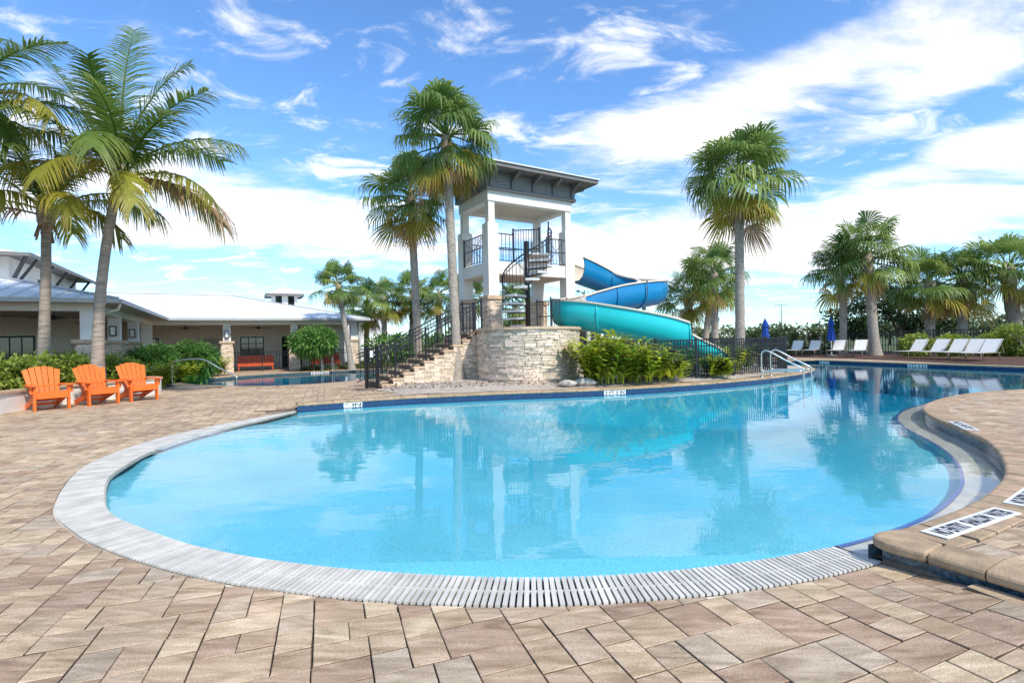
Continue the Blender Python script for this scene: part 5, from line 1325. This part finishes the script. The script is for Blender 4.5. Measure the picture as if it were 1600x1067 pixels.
# ------------------------------------------------------------------ fan palms
fan_palm('tallest fan palm, its flared trunk rising in front of the tower stairs', (-1.78, 16.55, .22), (-2.02, 16.7, 8.15), .155, 2.25, 101, 50, 2.3, 5, 6)
fan_palm('fan palm behind the stairs, its crown just below the tallest one', (-3.66, 20.0, .15), (-3.86, 20.0, 7.2), .16, 2.25, 102, 46, 1.4, 3, 9)
fan_palm('tall single fan palm with a full round crown right of the slide', (9.4, 21.0, .2), (9.5, 21.0, 7.95), .195, 2.75, 103, 58, 1.3, 6, 9)
fan_palm('small fan palm standing in front of the right end of the porch', (-9.0, 28.55, .1), (-9.66, 28.5, 4.75), .15, 1.8, 104, 38, 1.7, 1, 2)
fan_palm('fan palm behind the tall single palm, centre of a group of three', (10.78, 27.0, .1), (10.78, 27.0, 4.75), .2, 2.3, 105, 40, 1.2, 2, 5, 16)
fan_palm('fan palm nearest the slide in the group of three', (10.0, 29.0, .1), (10.1, 29.0, 3.8), .24, 2.1, 106, 36, 1.2, 3, 6, 22)
fan_palm('rearmost fan palm of the group of three beyond the slide', (12.0, 32.0, .1), (12.6, 32.0, 4.5), .2, 2.1, 107, 34, 1.2, 2, 4, 12)
fan_palm('slender fan palm behind the loungers, left of the thick trunked one', (19.85, 30.6, .2), (19.8, 30.6, 5.3), .2, 2.4, 108, 36, 1.1, 1, 4, 30, bend=(.12, 0))
fan_palm('thick trunked fan palm between the two groups of loungers', (20.9, 29.3, .2), (20.75, 29.6, 6.0), .26, 2.85, 109, 46, 1.7, 2, 4, 40)
fan_palm('fan palm with criss cross boots behind the second lounger of the right group', (24.6, 30.0, .2), (24.7, 30.0, 4.3), .25, 2.6, 110, 38, 1.05, 2, 6, 40)
fan_palm('fan palm with smooth grey trunk behind the fourth lounger of the right group', (26.55, 30.0, .2), (26.6, 30.0, 4.55), .24, 2.5, 111, 38, 1.1, 2, 6, 8)
fan_palm('fan palm at the right photo edge with a wide booted trunk', (28.9, 29.0, .2), (28.3, 29.0, 4.9), .34, 2.8, 112, 40, 1.05, 2, 5, 46)
for i, (x, y, z, lab) in enumerate(((-10.9, 38, 4.2, 'leftmost fan palm of the background row behind the porch end'), (-9.2, 36.5, 4.6, 'second fan palm of the background row behind the stairs'), (-7.4, 37.5, 4.9, 'third fan palm of the background row behind the stairs'),
                             (-5.2, 36, 4.7, 'fan palm of the background row showing right of the rear tower palm'), (-3.4, 38, 4.7, 'fan palm of the background row seen left of the tower posts'), (.2, 36, 3.6, 'low fan palm glimpsed under the tower platform'))):
    fan_palm(lab, (x, y, 0), (x + .1, y, z), .2, 2.5, 120 + i, 34, 1.3, 2, 8 if i in (1, 2) else 4, 8, 'fan palms in the background row')
# green screen of shrubs behind the stairs
for i, (x, y, r, h, lab) in enumerate(((-8.2, 34, 1.7, 2.0, 'dark green bush at the right end of the porch'), (-5.3, 33.5, 1.9, 1.9, 'green bush behind the tower stairs'), (-2.6, 33, 1.9, 2.0, 'green bush seen between the stair railings and tower'), (1.5, 34, 2.0, 2.2, 'green bush seen under the tower platform'))):
    shrub('background_bush', lab, 'shrub', (x, y, 0), [(0, 0, h * .5, r, r * .8, h * .55), (r * .5, 0, h * .6, r * .6, r * .6, h * .4)], 1500, .32, L_GREEN, 140 + i, 'bushes behind the tower', .4, .4, 3)

# ------------------------------------------------------------------ right side hedges and far trees
def hedge(label, a, b, h, w, n, size, m, seed, z=.17):
    a, b = Vector(a), Vector(b); d = b - a; k = max(2, int(d.length / 1.1)); g = random.Random(seed); o = empty('hedge', (a.x, a.y, z), 0, label, 'hedge', 'hedges behind the loungers')
    bl = [(d.x * (i + .5) / k + g.uniform(-.15, .15), d.y * (i + .5) / k, h * .5, .78, w * g.uniform(.9, 1.1), h * g.uniform(.5, .57)) for i in range(k)]
    p, dd = blob_points(n, bl, seed, .55); p[:, 2] = np.maximum(p[:, 2], .03); f = link('foliage', leaves_mesh('foliage', p, dd, size, m, seed, .45, .3), o); f['kind'] = 'stuff'
    for b_ in bl: MB().tube([(b_[0], b_[1], 0), (b_[0], b_[1], h * .6)], .03, 5).build('stem', M_WOODY, o)
hedge('tall dark clipped hedge behind the left group of loungers', (13.6, 37.0), (21.6, 33.8), 1.85, .9, 9000, .17, L_HEDGE2, 71)
hedge('low bright hedge behind the right group of loungers', (21.2, 27.6), (24.9, 25.4), 1.12, .7, 6500, .15, L_HEDGE, 72)
hedge('bushy green hedge at the right photo edge beyond the loungers', (24.6, 25.6), (28.2, 22.6), 1.55, .9, 7500, .18, L_HEDGE, 73)
hedge('dark hedge behind the tall single palm', (8.0, 35.5), (14.5, 36.5), 1.6, .9, 5500, .18, L_HEDGE2, 74)
def broadleaf(label, base, blobs, n, size, m, seed, trunk=.18, name='broadleaf_tree', group=None):
    o = empty(name, base, 0, label, 'tree', group); p, d = blob_points(n, blobs, seed, .35); c = link('crown', leaves_mesh('crown', p, d, size, m, seed, .45, .35), o); c['kind'] = 'stuff'
    zc = min(b[2] for b in blobs); MB().tube([(0, 0, -.1), (.05, 0, zc * .5), (0, 0, zc)], [trunk, trunk * .8, trunk * .6], 8).build('trunk', M_WOODY, o, True)
    for b in blobs[:5]: MB().tube([(0, 0, zc * .6), (b[0] * .5, b[1] * .5, (zc + b[2]) * .5), (b[0], b[1], b[2])], [trunk * .5, trunk * .3, trunk * .12], 6).build('limb', M_WOODY, o, True)
    return o
broadleaf('dark spreading tree behind the fan palms at right', (32.8, 43, 0), [(-4.2, 0, 2.9, 2.0, 1.5, 1.0), (-1.8, 0, 4.4, 2.4, 1.8, 1.1), (1.2, 0, 3.2, 2.6, 1.8, 1.0), (3.6, 0, 2.6, 2.0, 1.6, .8), (.4, .5, 5.4, 2.0, 1.6, .8), (-3.0, .2, 1.9, 1.8, 1.4, .7), (2.2, 0, 1.9, 2.0, 1.4, .7)], 7000, .34, L_DARK, 81, .25)
for i, (x, y, r, h, lab) in enumerate(((52, 70, 3.2, 4.6, 'distant pale green tree right of the dark tree'), (60, 68, 3.6, 5.2, 'distant pale green tree beside the right edge palm'), (66, 66, 3.0, 4.0, 'distant pale green tree at the right photo edge'), (26, 95, 3.0, 4.4, 'distant bare looking bush above the dark hedge'), (33, 98, 3.6, 4.0, 'distant grey green bush left of the first umbrella'), (46, 90, 4, 3.6, 'distant low tree behind the thick trunked palm'), (10, 60, 3.4, 7.6, 'distant tree top showing above the slide'))):
    broadleaf(lab, (x, y, 0), [(0, 0, h * .6, r, r, h * .38), (r * .6, 0, h * .5, r * .7, r * .7, h * .3), (-r * .6, 0, h * .5, r * .7, r * .7, h * .3)], 1300, .55, L_FAR, 84 + i, .16, 'distant_tree', 'distant trees on the horizon')
fp, fd = blob_points(9000, [(x, 150 + 12 * math.sin(x * .13), 1.6, 9, 4, 2.4 + .9 * math.sin(x * .31)) for x in range(-190, 230, 8)], 91, .3); fp[:, 2] = np.abs(fp[:, 2])
tag(link('far_woodland', leaves_mesh('far_woodland', fp, fd, 1.3, L_FAR, 91, .6)), 'hazy belt of trees along the horizon', 'woodland', None, 'stuff')
for i, (x, y, h, lab) in enumerate(((52, 98, 7.4, 'leftmost tall parking lot light mast on the horizon'), (74, 122, 6.2, 'thin distant light mast left of the closed blue umbrella'), (69, 110, 7.8, 'distant light mast with double arm above the hedge'), (96, 128, 6.6, 'thin distant light mast right of the closed blue umbrella'))):
    o = empty('light_mast', (x, y, 0), 0, lab, 'light mast', 'distant light masts'); MB().tube([(0, 0, 0), (0, 0, h)], [.14, .08], 6).build('pole', M_GUTTER, o); MB().quadbox((0, 0, h), (2.4, .25, .14)).build('lamp_arm', M_GUTTER, o)

# ------------------------------------------------------------------ fences
def fence_run(label, pts, h, z, spacing=.115, rails=(1.0, .84), pw=.028, seglen=2.0):
    pts = [Vector((p[0], p[1], z)) for p in pts]; o = empty('picket_fence', pts[0], 0, label, 'fence', 'black picket fences')
    for i, (a, b) in enumerate(zip(pts[:-1], pts[1:])): railing(o, a - pts[0], b - pts[0], h, spacing, .10, rails, (i == 0, True), .07, pw)
    return o
fence_run('black picket fence curving along the island edge from the stone wall to the ladder', [(2.1, 14.75), (3.2, 14.85), (4.25, 15.1), (5.65, 15.65), (7.15, 16.5), (9.65, 18.0)], 1.22, .16)
fence_run('black picket fence running back from the island corner post beside the ladder', [(9.75, 18.15), (9.75, 19.6), (9.55, 21.6), (9.4, 24.0), (7.6, 26.0)], 1.22, .16)
fence_run('black perimeter fence above the low hedge at right', [(21.8, 30.6), (24.2, 29.2), (26.8, 27.6), (29.2, 26.0), (32, 24.2)], 1.42, .17, .13)
fence_run('black perimeter fence behind the slender palm', [(21.8, 30.6), (21.0, 32.4), (20.2, 34.6)], 1.42, .17, .14)

# ------------------------------------------------------------------ ladders and handrails
def tubes(name, label, cat, lines, r, group=None, parts=None):
    p0 = Vector(lines[0][0]); o = empty(name, p0, 0, label, cat, group)
    for i, l in enumerate(lines):
        P = smooth_line([Vector(p) - p0 for p in l], 5); MB().tube(P, r, 10).build('rail' if parts is None else parts[i], M_STEEL, o, True)
        e = MB(); lathe(e, [(r * 2.2, 0), (r * 2.2, .02), (r, .03)], 12, P[0] ); e.build('escutcheon', M_STEEL, o, True)
    return o
def ladder_lines(a, d, zdeck, zw, w, h=.82, L=1.15):
    a, d = Vector(a), Vector(d).normalized(); s = Vector((-d.y, d.x, 0)) * w; out = []
    for q in (a, a + s):
        out.append([(q.x, q.y, zdeck), (q.x, q.y, zdeck + h * .8), (q.x + d.x * .05, q.y + d.y * .05, zdeck + h * .97), (q.x + d.x * .2, q.y + d.y * .2, zdeck + h), (q.x + d.x * (L * .55), q.y + d.y * (L * .55), zdeck + h * .68), (q.x + d.x * (L * .95), q.y + d.y * (L * .95), zdeck + h * .36), (q.x + d.x * L, q.y + d.y * L, zdeck + .15), (q.x + d.x * L, q.y + d.y * L, zw)])
    return out
la = [ladder_lines((7.85, 16.05, 0), (.86, -.45, 0), .16, -.75, .72)[0], ladder_lines((8.48, 16.72, 0), (.86, -.45, 0), .16, -.75, .72)[0]]
la.append([(7.87, 16.04, .36), (8.3, 15.82, .36), (8.84, 15.53, .36)]); la.append([(8.50, 16.71, .36), (8.95, 16.48, .36), (9.46, 16.21, .36)])
tubes('pool_ladder', 'pair of bent steel grab rails at the right end of the island', 'pool ladder', la, .024, 'steel pool rails')
lb = ladder_lines((-10.55, 28.1, 0), (.42, -.9, 0), .07, -.6, .56, .80, .95); tubes('pool_ladder', 'pair of steel grab rails at the far side of the back pool', 'pool ladder', lb, .024, 'steel pool rails')
tubes('hand_rail', 'single long steel handrail descending into the left end of the back pool', 'handrail', [[(-12.85, 19.2, .06), (-12.85, 19.2, .80), (-12.78, 19.2, .94), (-12.6, 19.2, 1.0), (-11.75, 19.25, 1.02), (-11.1, 19.3, .66), (-10.55, 19.35, .36), (-10.5, 19.35, .2), (-10.5, 19.35, -.5)]], .026, 'steel pool rails')
tubes('hand_rail', 'steel rail end cut by the right photo edge at the far pool corner', 'handrail', [[(12.95, 12.3, -.4), (12.95, 12.35, .25), (13.0, 12.3, .42), (13.4, 11.9, .62), (13.6, 11.5, .62), (13.6, 11.4, .16)]], .024, 'steel pool rails')

# ------------------------------------------------------------------ orange chairs
def adirondack():
    o = empty('adirondack_chair'); w = .60
    def add(nm, mb, bev=.006): return mb.build(nm, M_ORANGE, o, bevel=bev)
    # local: x right, y backwards, front edge at y = 0
    for sx in (-1, 1):
        add('front_leg', MB().quadbox((sx * .31, .04, .285), (.045, .11, .57)))
        add('stringer', MB().bar((sx * .265, .0, .36), (sx * .265, .86, .055), .035, .13)) 
        arm = [(sx * .24, -.08), (sx * .41, -.08), (sx * .43, .10), (sx * .37, .62), (sx * .27, .64), (sx * .25, .3)]
        if sx < 0: arm = arm[::-1]
        add('arm', MB().prism(arm, .572, .602))
        add('arm_bracket', MB().prism([(sx * .335, .03), (sx * .395, .03), (sx * .335, .11)] if sx > 0 else [(sx * .335, .11), (sx * .395, .03), (sx * .335, .03)], .40, .57))
    add('apron', MB().bar((-.285, -.012, .345), (.285, -.012, .345), .03, .13))
    for k in range(5):
        y = .05 + k * .098; z = .418 - k * .034; add('seat_slat', MB().bar((-.288, y, z), (.288, y, z), .088, .024, (0, -.33, .94)))
    add('back_brace', MB().bar((-.33, .60, .555), (.33, .60, .555), .05, .04)); add('back_brace', MB().bar((-.25, .47, .25), (.25, .47, .25), .04, .06)); add('stretcher', MB().bar((-.25, .62, .12), (.25, .62, .12), .03, .07))
    n = 6
    for k in range(n):
        f = (k - (n - 1) / 2) / ((n - 1) / 2); xb = f * .205; xt = f * .30; h = .90 - .07 * f * f; tl = .42
        d = Vector((0, math.sin(tl), math.cos(tl))); wb, wt = .036, .053
        b0 = Vector((xb, .44, .20)); t0 = Vector((xt, .44, .20)) + d * h; nrm = Vector((0, math.cos(tl), -math.sin(tl))) * .011
        m = MB(); s0 = Vector((wb, 0, 0)); s1 = Vector((wt, 0, 0)); m.v = [tuple(p) for p in (b0 - s0 - nrm, b0 + s0 - nrm, t0 + s1 - nrm, t0 - s1 - nrm, b0 - s0 + nrm, b0 + s0 + nrm, t0 + s1 + nrm, t0 - s1 + nrm)]
        # rounded crown line: outer corner of each slat drops a little
        dz = .03 * abs(f)
        for ix in ((2, 6) if f > 0 else (3, 7)): m.v[ix] = (m.v[ix][0], m.v[ix][1] - dz * .3, m.v[ix][2] - dz)
        m.f = [(0, 1, 2, 3), (7, 6, 5, 4), (0, 4, 5, 1), (1, 5, 6, 2), (2, 6, 7, 3), (3, 7, 4, 0)]; m.a = [0] * 6; add('back_slat', m, .004)
    return o
ch = adirondack()
for i, (x, y, rz, lab) in enumerate(((-10.80, 11.93, 57, 'orange slatted adirondack chair nearest the left photo edge'), (-10.32, 12.85, 62.5, 'orange slatted adirondack chair, middle of the three'), (-9.90, 13.68, 60, 'orange slatted adirondack chair nearest the curved end of the planter'))):
    o = ch if i == 0 else copy_tree(ch); o.location = (x, y, deckz(x, y) + .002); o.rotation_euler = (0, 0, R(rz)); tag(o, lab, 'chair', 'orange adirondack chairs by the planter')

# ------------------------------------------------------------------ loungers and umbrellas
def lounger():
    o = empty('chaise_lounge'); w = .66
    for sx in (-1, 1):
        MB().tube([(-1.25, sx * w / 2, .36), (.0, sx * w / 2, .36), (.25, sx * w / 2, .36)], .018, 8).build('side_rail', M_TAN, o, True)
        MB().tube([(0, sx * (w / 2 - .03), .37), (.50, sx * (w / 2 - .03), .92)], .017, 8).build('back_rail', M_TAN, o, True)
        for x in (-1.05, .15): MB().tube([(x, sx * w / 2, .36), (x + (.07 if x > 0 else -.07), sx * w / 2, 0)], .016, 8).build('leg', M_TAN, o, True)
        MB().tube([(.38, sx * (w / 2 - .04), .78), (.60, sx * (w / 2 - .04), .36), (.25, sx * (w / 2 - .04), .34)], .012, 6).build('prop', M_TAN, o, True)
    n = 12
    for k in range(n):
        f = (k + .5) / n; x = .015 + .50 * f; z = .385 + .55 * f
        MB().quadbox((0, 0, 0), (.062, w - .02, .008), Matrix.Rotation(-math.atan2(.55, .50), 3, 'Y')).build('back_strap', M_STRAP, o).location = (x, 0, z)
    n = 18
    for k in range(n): MB().quadbox((-1.2 + k * .068, 0, .376), (.055, w - .02, .008)).build('seat_strap', M_STRAP, o)
    return o
lg = lounger(); spots = []
for i, (px, py, az) in enumerate(((17.0, 32.3, -62), (17.75, 31.8, -60), (18.5, 31.2, -58), (19.15, 29.9, -50), (19.6, 28.7, -48), (20.3, 25.6, -28), (20.45, 24.5, -28), (20.5, 23.55, -26), (20.45, 22.65, -26), (20.35, 21.8, -26))):
    side = 'left' if i < 5 else 'right'; k = i % 5; wd = ('first', 'second', 'third', 'fourth', 'fifth')[k]
    extra = {('left', 2): ' beside the umbrella', ('left', 4): ' by the thick trunk', ('right', 0): ' by the thick trunk', ('right', 4): ' by the bushy hedge'}.get((side, k), '')
    o = lg if i == 0 else copy_tree(lg); o.location = (px, py, .19); o.rotation_euler = (0, 0, R(az + 90 if i < 5 else az + 62) * 0 + (R(44) if i < 5 else R(20)))
    tag(o, f'white strap chaise lounge, {wd} from left of the {side} hand group{extra}', 'lounger', 'chaise lounges along the far pool edge')
def umbrella(loc, label, h=2.3):
    o = empty('closed_umbrella', loc, 0, label, 'umbrella', 'closed blue umbrellas'); MB().tube([(0, 0, 0), (0, 0, h * .95)], .028, 8).build('pole', M_STRAP, o, True)
    mb = MB(); N = 16; prof = [(.20, .40), (.17, .52), (.14, .64), (.10, .78), (.16, .80), (.10, .9), (.03, .98), (.0, 1.02)]; oo = 0
    for r, f in prof:
        for j in range(N):
            t = 2 * math.pi * j / N; q = r * (1 + .22 * (j % 2)); mb.v.append((q * math.cos(t), q * math.sin(t), f * h))
    for i in range(len(prof) - 1):
        for j in range(N): mb.f.append((i * N + j, i * N + (j + 1) % N, (i + 1) * N + (j + 1) % N, (i + 1) * N + j)); mb.a.append(0)
    mb.build('canopy', M_BLUEFAB, o); lathe(MB(), [(.26, 0), (.26, .07), (.05, .1), (.05, .3)], 14).build('base', M_GUTTER, o, True)
umbrella((18.95, 30.2, .18), 'closed blue umbrella standing between the loungers'); umbrella((13.75, 27.6, .16), 'closed blue umbrella seen over the fence corner post', 2.25)

# ------------------------------------------------------------------ rocks and litter on the gravel
def rock(x, y, r, label, seed):
    g = random.Random(seed); mb = MB(); n = 9; prof = [(.0, -.3), (.8, -.2), (1.0, .1), (.75, .45), (.35, .62), (0, .66)]
    for i, (a, z) in enumerate(prof):
        for j in range(n): t = 2 * math.pi * j / n; q = r * a * g.uniform(.8, 1.2); mb.v.append((q * math.cos(t) * 1.35, q * math.sin(t), z * r * g.uniform(.85, 1.1)))
    for i in range(len(prof) - 1):
        for j in range(n): mb.f.append((i * n + j, i * n + (j + 1) % n, (i + 1) * n + (j + 1) % n, (i + 1) * n + j)); mb.a.append(0)
    o = mb.build('rock', M_ROCK); o.location = (x, y, .24); tag(o, label, 'rock', 'rocks at the foot of the ginger')
rock(2.0, 14.15, .24, 'larger pale rock at the foot of the stone wall by the ginger', 1); rock(1.5, 14.0, .19, 'smaller pale rock left of the larger one by the wall', 2)
pp = np.random.default_rng(4); n = 900; lx = pp.uniform(-3.6, 1.8, n); ly = pp.uniform(12.9, 15.2, n); ok = np.array([not in_poly(a, b, POOL) and near(Vector((a, b)), ISLAND)[0] > .5 for a, b in zip(lx, ly)])
lp = np.stack([lx[ok], ly[ok], np.full(ok.sum(), .285)], 1); dd = pp.normal(0, 1, lp.shape); dd[:, 2] = 0
tag(link('leaf_litter', leaves_mesh('leaf_litter', lp, dd, .07, M_MULCH, 5, .4, .0, .2)), 'scattered brown leaf litter on the gravel', 'leaf litter', None, 'stuff')
